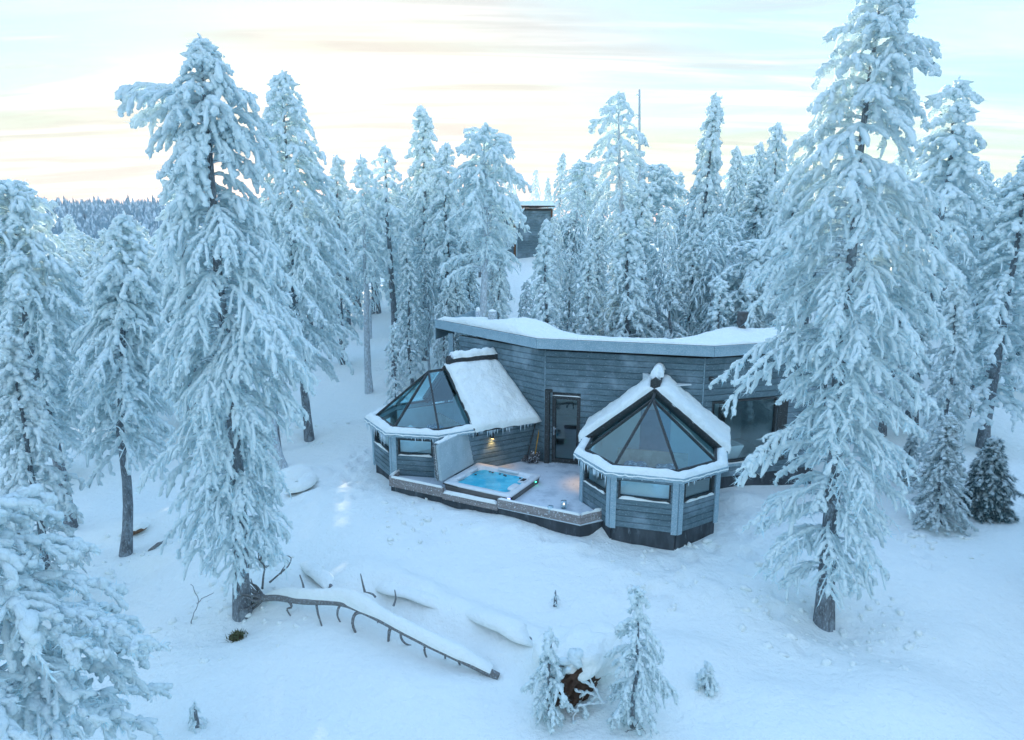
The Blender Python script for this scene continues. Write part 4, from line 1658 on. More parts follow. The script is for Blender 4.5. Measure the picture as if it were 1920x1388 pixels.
        if grain:
            g_ = int(len(k) * grain)
            j = rs.randint(0, len(k), g_)
            r2 = rr[j] * rs.uniform(.22, .52, g_)
            dirr = rs.normal(size=(g_, 3)) + (0, 0, .15)
            dirr /= np.linalg.norm(dirr, axis=1, keepdims=True)
            GC.append(c[j] + dirr * (rr[j] * rs.uniform(.9, 1.25, g_))[:, None]); GD.append(dirr + rs.normal(size=dirr.shape) * .6); GR.append(r2)
        nn = needles * (1 if coarse else 3) * nt_
        kk = rs.randint(0, nt_, nn)
        w2 = rs.rand(nn)
        SC.append(at(kk, w2)); SD.append(td[kk] * .9 + rs.normal(size=(nn, 3)) * .55 + (0, 0, -.55)); SL.append(clump * rs.uniform(1.9, 4.0, nn))
        nl = max(1, int(r * (1 - s0) / (clump * 1.25) * dens))
        ul = s0 + (1 - s0) * (np.arange(nl) + rs.rand(nl)) / nl
        cl_, dl = on(ul, lp), on(ul, d)
        rr = clump * rs.uniform(.55, 1.15, nl) * puff
        C.append(cl_ + np.stack([rr * 0, rr * 0, rr * .3], -1)); D.append(dl + rs.normal(size=dl.shape) * .08); Ln.append(rr * rs.uniform(1.1, 2.0, nl)); Rd.append(rr)
        n2 = nl * max(1, needles // 2)
        j = rs.randint(0, nl, n2)
        SC.append(cl_[j]); SD.append(dl[j] + rs.normal(size=(n2, 3)) * .8 + (0, 0, -.5)); SL.append(clump * rs.uniform(1.4, 2.6, n2))
    z = np.arange(9)
    C.append(np.stack([tp(1 - .012 * q) for q in z]) + rs.normal(size=(9, 3)) * clump * .35 * (z / 5)[:, None])
    D.append(np.stack([rs.normal(size=9) * .3, rs.normal(size=9) * .3, np.ones(9)], -1)); Ln.append(np.full(9, clump * 1.2)); Rd.append(clump * (.55 + .07 * z))
    cat_ = np.concatenate
    add_clumps(gc, cat_(C), cat_(D), cat_(Ln), cat_(Rd), rs, tmpl, 0)
    sd_ = 4 if coarse else (6 if tmpl is CL2 else 5)
    add_fingers(gc, cat_(FT), cat_(FR_), 0, sd_, rs)
    add_fingers(gc, cat_(S2), cat_(SR2), 0, max(4, sd_ - 1), rs)
    if GC:
        add_clumps(gc, cat_(GC), cat_(GD), cat_(GR) * 1.35, cat_(GR), rs, CL0, 0)
    add_spikes(gc, cat_(SC), cat_(SD), cat_(SL), clump * .13, rs, 1)
    return gt, gb, gc


def finish_tree(kind, base, rotz, sc, geos, label, cat, group=None, bark='bark', snow='crown_snow', ncol='needles', frost_branch='limb_bark'):
    t = thing(kind, (0, 0, 0), label, cat, group)
    geos[0].build('trunk', M[bark], t)
    geos[1].build('branches', [M[frost_branch], M['rime']], t).name = 'limbs'
    geos[2].build('crown', [M[snow], M[ncol]], t)
    t.location = base
    t.rotation_euler = (0, 0, rotz)
    t.scale = (sc, sc, sc) if np.isscalar(sc) else sc
    return t


def copy_tree(src, base, rotz, sc, label, cat, group=None, name=None):
    r = src.copy()
    if name:
        r.name = name
    COL.objects.link(r)
    r.location = base
    r.rotation_euler = (0, 0, rotz)
    r.scale = (sc, sc, sc) if np.isscalar(sc) else sc
    for k in ('label', 'category', 'group'):
        if k in r:
            del r[k]
    tag(r, label, cat, group)
    for ch in src.children:
        c = ch.copy()
        COL.objects.link(c)
        c.parent = r
    return r


def interp_prof(hs, left, right):
    """Reach by height, different on the two sides of the picture."""
    def f(h, az):
        l, r = np.interp(h, hs, left), np.interp(h, hs, right)
        c = math.cos(az)
        return float((l + r) / 2 + (r - l) / 2 * c)
    return f


def hero(kind, basepx, ypx_prof, label, cat, seed, topx=None, base=None, **kw):
    """A tree measured from the picture: foot at basepx, and rows of (y, left reach, right reach) in pixels, from the top down."""
    b = ground_px(*basepx) if base is None else np.array(base)
    y = b[1]
    top = at_y(topx if topx is not None else basepx[0], ypx_prof[0][0], y)
    H = top[2] - b[2]
    scale = (y * CP - (b[2] + H * .5 - CAM_H) * SP) / FPX
    hs, le, ri = [], [], []
    for (py, l, r) in ypx_prof[::-1]:
        p = at_y(basepx[0], py, y)
        hs.append((p[2] - b[2]) / H)
        le.append(l * scale * .9)
        ri.append(r * scale * .92)
    rs = np.random.RandomState(seed)
    ex = []
    for (py, az, rl) in kw.pop('sticks', ()):
        p = at_y(basepx[0], py, y)
        ex.append(((p[2] - b[2]) / H, R(az), rl * scale, 1))
    mats = {k: kw.pop(k) for k in ('bark', 'snow', 'ncol', 'frost_branch') if k in kw}
    cb = kw.pop('crown_base', None)
    cb = hs[0] if cb is None else cb
    geos = make_tree(kind, H, interp_prof(hs, le, ri), rs, crown_base=max(.02, cb), lean=(top[0] - b[0], 0), extra=ex, **kw)
    grp = None
    return finish_tree(kind, b, 0, 1, geos, label, cat, grp, **mats)

# ------------------------------------------------------------------ the trees that stand out
big = hero('snowy_pine', (455, 1150), [(48, 8, 8), (80, 30, 32), (130, 45, 62), (170, 62, 90), (230, 70, 75), (300, 95, 115), (380, 105, 140), (470, 110, 160), (560, 120, 170), (640, 130, 165),
                                     (720, 140, 130), (800, 150, 85), (880, 150, 90), (950, 140, 100), (1010, 120, 90), (1050, 60, 40)],
           'tall snow-laden pine with bare lower trunk standing by the fallen log', 'tree', 21, topx=372, limbs=225, tmpl=CL1, clump=.047, twig=.46, tdens=8.8, tr=.165, sides=14,
           droop=.62, rise=.30, hang=.42, sticks=[(175, 180, 135), (188, 184, 125), (200, 176, 130), (215, 186, 100), (250, 20, 120), (235, 10, 110)], needles=7, rime=.45, gaps=.06)
giant = hero('snowy_pine', (1545, 1168), [(-40, 15, 15), (30, 65, 75), (110, 95, 100), (190, 130, 110), (270, 170, 120), (350, 185, 150), (440, 195, 185), (520, 190, 200), (560, 160, 205), (620, 120, 200), (680, 95, 185),
                                        (760, 85, 180), (840, 105, 170), (920, 130, 130), (980, 160, 110), (1040, 150, 130), (1080, 60, 70)],
             'tallest frosted pine right of the cabin, its top cut by the frame', 'tree', 33, topx=1655, limbs=225, tmpl=CL1, clump=.046, twig=.46, tdens=8.4, tr=.17, sides=14,
             droop=.50, rise=.34, hang=.34, needles=6, rime=.55, gaps=.06, sticks=[(610, 184, 225), (632, 188, 200), (655, 181, 215), (800, 184, 200), (835, 180, 190)])
second = hero('snowy_pine', (580, 825), [(124, 6, 6), (160, 28, 30), (210, 45, 50), (270, 55, 75), (330, 70, 95), (400, 75, 115), (480, 85, 130), (560, 100, 120), (620, 80, 120), (680, 30, 70)],
              'broad snowy pine with thick brown trunk left of the left pavilion', 'tree', 5, topx=528, limbs=165, clump=.066, twig=.50, tdens=6.6, tr=.155, sides=12, droop=.55, rise=.32, hang=.35, needles=4)
lean_ = hero('snowy_pine', (132, 990), [(330, 40, 25), (370, 70, 60), (430, 85, 90), (500, 80, 130), (580, 80, 140), (660, 60, 110), (740, 60, 100), (820, 30, 60)],
             'leaning snowy pine with long bare trunk at the left edge', 'tree', 9, topx=10, limbs=140, clump=.064, twig=.5, tdens=6.6, tr=.155, sides=12, droop=.5, rise=.3, hang=.35, needles=5)
left5 = hero('snowy_pine', (236, 1040), [(392, 8, 8), (430, 25, 30), (480, 45, 65), (550, 70, 80), (620, 105, 85), (690, 110, 80), (750, 70, 95), (800, 75, 110), (850, 30, 90)],
             'snowy pine with straight grey trunk between leaning and tallest left pines', 'tree', 14, topx=232, limbs=135, clump=.060, twig=.5, tdens=6.8, tr=.125, sides=12, droop=.5, rise=.3, hang=.38, needles=5)
def ground_at(px, y):
    p = at_y(px, 500, y)
    return (p[0], y, float(ground(p[0], y)) - .05)


hero('snowy_pine', (1175, 560), [(165, 10, 10), (200, 45, 25), (240, 60, 60), (300, 65, 55), (350, 70, 30), (420, 60, 35), (470, 25, 30), (520, 30, 30)],
     'high pine with a long bare grey trunk behind the middle of the roof', 'tree', 71, topx=1160, base=ground_at(1177, 30.5), limbs=62, clump=.075, twig=.5, tdens=5.0, tr=.20, sides=10, droop=.5, rise=.3, hang=.4, needles=4, skip=.35, bark='frosted_bark')
hero('snowy_pine', (906, 600), [(236, 20, 25), (262, 50, 60), (300, 75, 75), (350, 85, 95), (400, 80, 90), (440, 60, 70), (460, 20, 60), (490, 20, 70)],
     'round-topped pine with bare grey trunk rising behind the roof pipes', 'tree', 72, topx=905, base=ground_at(907, 27.5), limbs=66, clump=.07, twig=.5, tdens=5.5, tr=.21, sides=10, droop=.45, rise=.42, hang=.4, needles=4,
     sticks=[(480, 178, 85), (500, 185, 75), (505, 175, 60), (470, 5, 70)], bark='frosted_bark')
hero('snowy_pine', (692, 735), [(288, 6, 6), (330, 22, 22), (380, 40, 38), (430, 45, 50), (480, 40, 50), (520, 15, 30)],
     'slender pine with long thin bare trunk standing left of the sun', 'tree', 73, topx=676, limbs=48, clump=.075, twig=.5, tdens=5, tr=.15, sides=10, droop=.5, rise=.3, hang=.4, needles=3, bark='frosted_bark')
hero('snowy_pine', (742, 705), [(268, 6, 6), (310, 25, 25), (370, 45, 45), (430, 55, 55), (480, 50, 50), (520, 25, 30), (560, 20, 25)],
     'hazy pine with thin brown trunk standing right in front of the sun', 'tree', 74, topx=722, limbs=52, clump=.075, twig=.5, tdens=5, tr=.17, sides=10, droop=.5, rise=.3, hang=.4, needles=3)
# the near tree in the lower left corner, seen from above
bp = np.array([-6.25, 7.2, -1.3])
rsb = np.random.RandomState(41)
bush = finish_tree('snowy_pine', bp, 0, 1, make_tree('b', 5.75, interp_prof([.0, .1, .3, .5, .62, .74, .86, .95, 1], [1.0, 1.5, 2.0, 2.2, 2.1, 1.7, 1.0, .5, .1], [.9, 1.35, 1.95, 2.2, 2.1, 1.7, 1.05, .5, .1]), rsb,
                  crown_base=.12, limbs=122, clump=.046, twig=.42, tdens=8.0, tmpl=CL2, grain=.6, fingers=5, tr=.13, sides=12, droop=.34, rise=.40, hang=.22, needles=9, rime=.2, bare=.18, dens=.9),
                  'nearest young pine in the bottom left corner, heaped with thick snow clumps', 'tree')

# prototypes for the wood round about
protos = {}
rt = random.Random(8)


def proto(key, H, hs, wl, seed, **kw):
    kinds = dict(bark=kw.pop('bark', 'bark'), snow=kw.pop('snow', 'far_snow'), ncol=kw.pop('ncol', 'needles'))
    geos = make_tree(key, H, interp_prof(hs, wl, wl), np.random.RandomState(seed), **kw)
    protos[key] = (geos, kinds, H)


proto('cone', 10, [.12, .25, .4, .6, .8, .93, 1], [1.0, 1.5, 1.5, 1.15, .72, .35, .08], 51, crown_base=.16, limbs=105, clump=.08, twig=.5, tdens=4.6, tr=.14, droop=.6, rise=.28, hang=.35, needles=3)
proto('slim', 9, [.08, .25, .5, .75, .92, 1], [.7, 1.0, .85, .55, .3, .06], 52, crown_base=.10, limbs=95, clump=.07, twig=.4, tdens=5, tr=.10, droop=.7, rise=.22, hang=.4, needles=3)
proto('crowned', 10, [.38, .5, .62, .78, .9, .97, 1], [.7, 1.3, 1.7, 1.75, 1.35, .8, .25], 53, crown_base=.40, limbs=80, clump=.085, twig=.52, tdens=4.6, tr=.15, droop=.5, rise=.42, hang=.35, needles=3, skip=.15)
proto('spruce', 10, [.06, .2, .4, .6, .8, .93, 1], [1.5, 1.55, 1.25, .95, .6, .3, .06], 54, crown_base=.07, limbs=120, clump=.085, twig=.45, tdens=4.4, tr=.14, droop=.75, rise=.15, hang=.45, needles=4, ncol='dark_needles')
proto('tall', 12, [.30, .42, .55, .7, .85, .95, 1], [.6, 1.35, 1.5, 1.35, .9, .5, .1], 55, crown_base=.30, limbs=90, clump=.082, twig=.5, tdens=4.6, tr=.17, droop=.55, rise=.3, hang=.35, needles=3)
proto('ragged', 10, [.22, .34, .42, .55, .62, .75, .84, .93, 1], [.5, 1.4, 1.0, 1.55, .9, 1.2, .6, .5, .1], 58, crown_base=.22, limbs=75, clump=.085, twig=.55, tdens=4.8, tr=.14, droop=.5, rise=.35, hang=.4, needles=3, gaps=.42, crook=.09)
proto('young', 5, [.05, .2, .5, .8, 1], [.55, .75, .5, .25, .04], 56, crown_base=.06, limbs=55, clump=.05, twig=.32, tdens=6, tr=.05, droop=.7, rise=.25, hang=.4, needles=3)
proto('birch', 8, [.25, .4, .6, .8, 1], [.4, .8, .85, .55, .1], 57, crown_base=.25, limbs=60, clump=.04, twig=.6, tdens=8, tr=.07, droop=.7, rise=.7, hang=.7, needles=2, bare=.15, rime=.6, bark='frosted_bark')
sources = {}
NAMES = {'ragged': 'snowy_pine', 'cone': 'snowy_pine', 'slim': 'snowy_pine', 'crowned': 'snowy_pine', 'spruce': 'snowy_spruce', 'tall': 'snowy_pine', 'young': 'young_pine', 'birch': 'frosted_birch'}


def plant(key, base, height, label, rotz=0.0, wide=1.0, group=None, cat='tree'):
    geos, kinds, H = protos[key]
    s = height / H
    sc = (s * wide, s * wide, s)
    if key not in sources:
        t = finish_tree(NAMES[key], base, rotz, sc, geos, label, cat, group, **kinds)
        sources[key] = t
    else:
        t = copy_tree(sources[key], base, rotz, sc, label, cat, group, NAMES[key])
    t.rotation_euler = (rt.gauss(0, .022), rt.gauss(0, .022), rotz)
    return t


def plant_px(key, px, y, toppx, label, rotz=0.0, wide=1.0, group=None):
    """A tree at distance y under the picture column px, its tip at the picture row toppx."""
    p = at_y(px, toppx, y)
    z = float(ground(p[0], y))
    return plant(key, (p[0], y, z - .05), p[2] - z, label, rotz, wide, group)


NAMED = [
    # kind, tip x, distance, tip y, width factor, label
    ('cone', 785, 33, 192, .95, 'tall narrow pine just right of the low sun'),
    ('cone', 842, 31, 262, 1.05, 'bushy snowy pine between the narrow one and the round-topped one'),
    ('spruce', 1326, 36, 170, .9, 'pointed dark spruce, highest on the skyline right of the bare-trunked pine'),
    ('cone', 1308, 29, 425, 1.1, 'drooping snowy pine in front of the pointed dark spruce'),
    ('tall', 1792, 26, 138, 1.15, 'high snowy pine behind the tallest right pine, its tip clear of it'),
    ('cone', 1925, 24, 285, 1.3, 'broad snowy pine cut by the right edge of the picture'),
    ('cone', 622, 33, 285, .9, 'snowy pine half hidden behind the broad thick-trunked pine'),
    ('birch', 1072, 38, 345, 1.2, 'pale frosted birch with hanging twigs beside the far cabin'),
    ('birch', 1045, 33, 400, .9, 'smaller frosted birch in front of the far cabin wall'),
    ('slim', 1025, 27.5, 405, 1.2, 'slender snowy pine with bent tip in front of the far cabin'),
    ('slim', 1095, 27.5, 440, 1.1, 'slender snowy pine behind the roof, left of the bare-trunked pine'),
    ('slim', 1210, 30, 330, 1.2, 'slim snowy pine just right of the long bare trunk'),
    ('birch', 1248, 29, 380, 1.1, 'frosted birch with twisted twigs left of the pointed spruce'),
    ('cone', 1388, 40, 268, .8, 'pine with small pointed tip right of the dark spruce'),
    ('cone', 1420, 42, 262, .8, 'pointed pine beside another, left of the tallest right pine'),
    ('cone', 1452, 38, 226, .9, 'taller snowy pine at the left flank of the tallest right pine'),
    ('cone', 1418, 27.5, 470, 1.1, 'snowy pine behind the black chimney pipe'),
    ('cone', 135, 38, 398, 1.0, 'snowy pine below the wooded ridge at far left'),
    ('cone', 310, 26, 300, 1.25, 'snowy pine showing behind the left side of the tallest left pine'),
    ('cone', 60, 30, 430, 1.1, 'snowy pine behind the leaning pine at the left edge'),
    ('cone', 178, 26, 470, 1.1, 'snowy pine behind the leaning pine and the straight grey trunk'),
    ('young', 735, 24.6, 600, 1.0, 'thin young pine on the slope behind the left pavilion'),
    ('slim', 765, 29, 430, 1.1, 'slim pine among trunks behind the left pavilion'),
    ('slim', 940, 27.8, 468, 1.0, 'small snowy pine right of the cowled roof pipe'),
    ('slim', 1815, 19.5, 500, 1.0, 'thin snowy pine with bare trunk above the dark spruces'),
    ('cone', 1890, 30, 410, 1.2, 'snowy pine behind the right edge trees'),
    ('slim', 1150, 27.5, 530, 1.0, 'short snowy pine behind the middle of the roof'),
    ('young', 1355, 26.8, 520, 1.3, 'short bushy pine behind the roof left of the black chimney'),
    ('crowned', 500, 24, 520, .7, 'small pine filling the gap between the two large left pines'),
    ('cone', 20, 14, 610, 1.0, 'snowy pine at the left edge below the leaning one'),
    ('cone', 1700, 25, 420, 1.2, 'snowy pine hidden behind the tallest right pine'),
    ('slim', 860, 28, 470, 1.1, 'low snowy pine left of the plain roof pipe'),
]
for k, px, y, ty, wd, lab in NAMED:
    plant_px(k, px, y, ty, lab, rt.uniform(0, 6.28), wd)

# young spruces right of the tallest pine
def spruce_px(px, py, toppy, wide, label, key='spruce', rz=0):
    b = ground_px(px, py)
    top = at_y(px, toppy, b[1])
    plant(key, b - (0, 0, .1), top[2] - b[2], label, rz, wide)


spruce_px(1760, 985, 770, 1.75, 'small wide spruce with snow-heaped boughs right of the tallest pine', rz=.4)
proto('darkspruce', 10, [.03, .2, .4, .6, .8, .93, 1], [2.4, 2.5, 2.1, 1.6, 1.0, .5, .06], 64, crown_base=.03, limbs=130, clump=.16, twig=.75, tdens=5.0, tr=.14, droop=.45, rise=.35, hang=.3, needles=46, ncol='dark_needles', dens=.7, fingers=1, grain=.5, rime=1.6, bare=.2)
NAMES['darkspruce'] = 'dark_spruce'
spruce_px(1842, 965, 812, 1.25, 'small dark green spruce behind the wide snow-heaped one', 'darkspruce')
spruce_px(1700, 905, 800, 1.5, 'low snowy spruce hidden between the tallest pine and the wide spruce', rz=1.0)

# the wood that closes the view
FOREST = 'snow-laden pines of the wood behind the cabin'
LAB = {'ragged': 'crooked snow-laden pine with gappy crown standing in the wood behind the cabin', 'cone': 'snow-laden pine standing in the dense wood behind the cabin', 'slim': 'slender snow-laden pine standing in the wood behind the cabin',
       'tall': 'high-crowned snow-laden pine standing in the wood behind the cabin', 'spruce': 'dark snow-laden spruce standing in the wood behind the cabin',
       'crowned': 'round-crowned snow-laden pine standing in the wood behind the cabin', 'birch': 'frosted birch standing in the wood behind the cabin', 'young': 'young snow-laden pine standing in the wood behind the cabin'}
placed = []
keys = ['cone', 'ragged', 'slim', 'ragged', 'tall', 'spruce', 'birch', 'birch', 'crowned']
tries = 0
while len(placed) < 150 and tries < 6000:
    tries += 1
    y = rt.uniform(27, 75)
    ax = rt.uniform(-.86, .86)
    x = ax * y
    ppx = 960 + FPX * ax
    # leave the open slope left of the cabin, the glade below the far cabin and the view of the ridge free
    if y < 36 and -13 < x < -1.5:
        continue
    if 935 < ppx < 1040 and 30 < y < 56:
        continue
    if x < -13 and y > 45 and ppx < 300:
        continue
    if x > 14 and y < 30:
        continue
    if any((x - a) ** 2 + (y - b) ** 2 < 5.5 for a, b in placed):
        continue
    placed.append((x, y))
    k = rt.choice(keys)
    h = rt.uniform(6.0, 9.0) * (.9 if ppx < 500 else 1)
    where = next(w_ for lim, w_ in ((330, 'left of the tallest left pine'), (560, 'behind the two large left pines'), (850, 'behind the left pavilion'), (1050, 'round the far cabin'),
                                    (1250, 'behind the long bare trunk'), (1450, 'behind the pointed dark spruce'), (9999, 'behind the tallest right pine')) if ppx < lim)
    lab = LAB[k].replace('behind the cabin', where)
    plant(k, (x, y, float(ground(x, y)) - .05), h, lab, rt.uniform(0, 6.28), rt.uniform(.85, 1.5), 'trees of the wood: ' + lab.replace('standing in the wood ', ''))
# trunks on the open slope to the left
SL = 'snow-laden pines on the slope left of the cabin'
for px, y, ty, k in ((700, 44, 330, 'tall'), (760, 46, 330, 'tall'), (800, 42, 340, 'tall'), (640, 42, 340, 'tall'), (590, 40, 360, 'cone'), (820, 37, 400, 'crowned'), (660, 52, 350, 'cone'), (735, 52, 340, 'cone'), (775, 37, 400, 'tall'),
                    (540, 46, 380, 'cone'), (480, 40, 400, 'cone'), (430, 46, 410, 'tall'), (390, 36, 420, 'cone'), (350, 42, 430, 'cone'), (270, 38, 420, 'cone'), (215, 44, 430, 'cone'), (100, 44, 440, 'cone'), (20, 40, 420, 'cone'), (-30, 30, 400, 'cone'),
                    (60, 22, 520, 'cone'), (290, 30, 470, 'tall'), (380, 27, 470, 'tall'), (610, 50, 370, 'ragged'), (665, 44, 360, 'tall'), (715, 56, 345, 'ragged'), (750, 40, 390, 'ragged'), (790, 50, 360, 'birch'), (815, 46, 380, 'ragged'), (560, 54, 380, 'ragged'), (630, 58, 370, 'cone'), (685, 38, 400, 'birch'), (845, 44, 390, 'cone'), (520, 38, 420, 'ragged'), (450, 36, 430, 'ragged'), (245, 34, 450, 'ragged'), (150, 32, 460, 'ragged'), (700, 62, 350, 'cone'), (860, 60, 350, 'cone'), (610, 62, 370, 'cone')):
    plant_px(k, px, y, ty, 'snow-laden pine standing among others on the slope left of the cabin', rt.uniform(0, 6.28), rt.uniform(.9, 1.2), SL)
# slim ones right behind the roof
for px, y, ty in ((985, 29.5, 520), (1060, 28.5, 470), (1125, 30, 450), (1185, 28, 560), (1225, 27.5, 560), (1270, 28, 500), (1340, 28.5, 430), (1380, 30, 400), (1120, 34, 400), (830, 27.4, 520), (800, 30, 470), (880, 31, 440)):
    plant_px(rt.choice(['slim', 'birch', 'slim', 'ragged']), px, y, ty, 'slender young tree in the row close behind the roof', rt.uniform(0, 6.28), rt.uniform(.9, 1.3), 'slender young trees close behind the roof')

# more of the wood on the right
for px, y, ty, k in ((1480, 32, 330, 'cone'), (1540, 36, 330, 'ragged'), (1620, 34, 350, 'cone'), (1720, 32, 330, 'ragged'), (1760, 38, 300, 'cone'), (1850, 36, 350, 'ragged'), (1880, 44, 330, 'cone'), (1800, 46, 330, 'tall'), (1860, 27, 440, 'ragged'), (1950, 30, 380, 'cone')):
    plant_px(k, px, y, ty, 'snow-laden pine in the wood at the right behind the tallest pine', rt.uniform(0, 6.28), rt.uniform(1.0, 1.3), 'snow-laden pines in the wood at the right')

for x, y, k, h in ((14.5, 13.2, 'darkspruce', 7.5), (17.5, 11.2, 'tall', 10), (20.5, 9.0, 'darkspruce', 8), (17.0, 15.0, 'cone', 9), (23.5, 12.0, 'ragged', 9), (13.6, 9.4, 'cone', 8.5)):
    plant(k, (x, y, float(ground(x, y)) - .05), h, 'tree of the wood right of the picture, mirrored in the large window', rt.uniform(0, 6.28), 1.0, 'trees right of the picture')

# distant wooded ridge beyond the valley
g = Geo()
rsr = np.random.RandomState(12)
n = 3600
yy = rsr.uniform(185, 420, n)
xx = yy * rsr.uniform(-.85, -.05, n)
zz = ground(xx, yy)
hh = rsr.uniform(6, 11, n)
T, F = CL1[0], CL1[1]
ang = np.arange(6) * math.pi / 3
cone = np.concatenate([np.stack([np.cos(ang), np.sin(ang), np.zeros(6)], -1), np.stack([.62 * np.cos(ang + .5), .62 * np.sin(ang + .5), np.full(6, .45)], -1), [[0, 0, 1]]])
cf = [[i, (i + 1) % 6, 6 + (i + 1) % 6] for i in range(6)] + [[i, 6 + (i + 1) % 6, 6 + i] for i in range(6)] + [[6 + i, 6 + (i + 1) % 6, 12] for i in range(6)]
V = cone[None] * np.stack([hh * .2, hh * .2, hh], -1)[:, None, :] * (1 + .2 * rsr.normal(size=(n, 13, 1)) * np.array([1, 1, .3])[None, None, :]) + np.stack([xx, yy, zz], -1)[:, None, :]
g.add(V.reshape(-1, 3), (np.array(cf)[None] + (np.arange(n) * 13)[:, None, None]).reshape(-1, 3), 0, True)
o = g.build('distant_forest', mat('distant_wood', (.20, .33, .39), .9, .1, noise=(.35, (.60, .74, .80), .45, .65), coord='World'))
tag(o, 'frosted forest on the far ridge beyond the valley at left', 'forest', kind='stuff')

# ------------------------------------------------------------------ the far cabin up the slope
def far_cabin():
    y0 = 56.0
    pl, pr = at_y(925, 470, y0), at_y(1034, 470, y0 + 1.5)
    zb = float(ground((pl[0] + pr[0]) / 2, y0)) - .1
    zt = at_y(1000, 384, y0)[2]
    t = thing('far_cabin', (pl[0], pl[1], zb), 'dark grey cabin with a thin snowy roof up the slope behind the trees', 'cabin')
    w = Wall((pl[0], pl[1] - .6), (pl[0] + 2.0, pl[1] - 1.5)) if False else Wall(pl[:2], pr[:2])
    h = zt - zb
    g = Geo()
    w.box(g, 0, w.len, -3.5, 0, -1 + zb, zb + h - .25)
    wall = g.build('wall', M['dark_trim'], t)
    n = int((h - .25) / .2)
    me = plank_mesh(.2)
    b = parent_loc(wall)
    for k in range(n):
        for s0, s1 in ((0, w.len * .34), (w.len * .40, w.len)):
            o = bpy.data.objects.new('plank', me)
            o.parent = wall
            o.location = w.P(s0, .003, zb + k * .2) - b
            o.rotation_euler = (0, 0, w.ang)
            o.scale = (s1 - s0, 1, 1)
            COL.objects.link(o)
    g = Geo()
    w.box(g, w.len * .345, w.len * .375, .0, .12, zb, zb + h - .3)
    g.build('corner_trim', M['cut_bark'], t)
    g = Geo()
    w.box(g, w.len - .1, w.len + .03, .03, .1, zb, zb + h - .3)
    g.build('corner_trim', M['cut_bark'], t)
    g = Geo()
    w.box(g, w.len * .38, w.len * .397, .0, .15, zb, zb + h - .3)
    g.build('downpipe', M['trim'], t)
    g = Geo()
    w.box(g, -.3, w.len + .12, -4.0, .35, zb + h - .14, zb + h - .05)
    roof = g.build('roof', M['dark_trim'], t)
    g = Geo()
    snow_sheet(g, w.P(-.35, .42, zb + h - .045), w.P(w.len + .16, .42, zb + h - .045), w.P(w.len + .16, -4, zb + h + .1), w.P(-.35, -4, zb + h + .1), .30, 30, 20, .4, 3)
    g.build('snow_cap', M['far_snow'], roof)


far_cabin()

# ------------------------------------------------------------------ fallen trunks, stump, rocks, saplings
def G3(px, py, lift=0.0):
    p = ground_px(px, py)
    return p + np.array([0, 0, lift])


def smooth_path(P, n):
    P = np.array(P, float)
    d = np.concatenate([[0], np.cumsum(np.linalg.norm(np.diff(P, axis=0), axis=1))])
    u = np.linspace(0, d[-1], n)
    # Catmull-Rom through the points
    out_ = []
    for x in u:
        i = min(max(np.searchsorted(d, x) - 1, 0), len(P) - 2)
        t = (x - d[i]) / max(d[i + 1] - d[i], 1e-9)
        p0, p1, p2, p3 = P[max(i - 1, 0)], P[i], P[i + 1], P[min(i + 2, len(P) - 1)]
        out_.append(.5 * ((2 * p1) + (-p0 + p2) * t + (2 * p0 - 5 * p1 + 4 * p2 - p3) * t * t + (-p0 + 3 * p1 - 3 * p2 + p3) * t ** 3))
    return np.array(out_)


def snow_on_path(g, P, wd, h, seed=0):
    """A soft roll of snow lying along a curved log."""
    P = np.array(P)
    n = len(P)
    d = np.gradient(P, axis=0)
    d /= np.linalg.norm(d, axis=1, keepdims=True)
    s = np.cross(d, (0, 0, 1))
    s /= np.linalg.norm(s, axis=1, keepdims=True)
    a = np.linspace(-.25, math.pi + .25, 12)
    t = np.linspace(0, 1, n)
    k = np.arange(n) * .13
    wd = np.broadcast_to(wd, (n,))
    hh = h * (1 + .5 * fbm(k + seed, k * 0 + 2, 3)) * np.sqrt(np.clip(np.minimum(t, 1 - t) * 9, .02, 1))
    ww = wd * (1 + .35 * fbm(k * 1.2 + seed + 9, k * 0 + 4, 3))
    V = P[:, None, :] + s[:, None, :] * (np.cos(a)[None, :, None] * ww[:, None, None]) + np.array([0, 0, 1.]) * (np.sin(a)[None, :, None] * hh[:, None, None])
    m_ = len(a)
    i = np.arange(n - 1)[:, None] * m_
    j = np.arange(m_ - 1)[None, :]
    g.add(V.reshape(-1, 3), [np.stack([i + j, i + m_ + j, i + m_ + j + 1, i + j + 1], -1).reshape(-1, 4)], 0, True)


LIFT = .42
log_px = [(478, 1122, .22), (520, 1118, .30), (570, 1124, .36), (640, 1127, .42), (690, 1146, .46), (740, 1172, .44), (800, 1203, .36), (870, 1236, .22), (935, 1268, .02)]


def lifted(px, py, lift):
    return sight(px, py, lift)


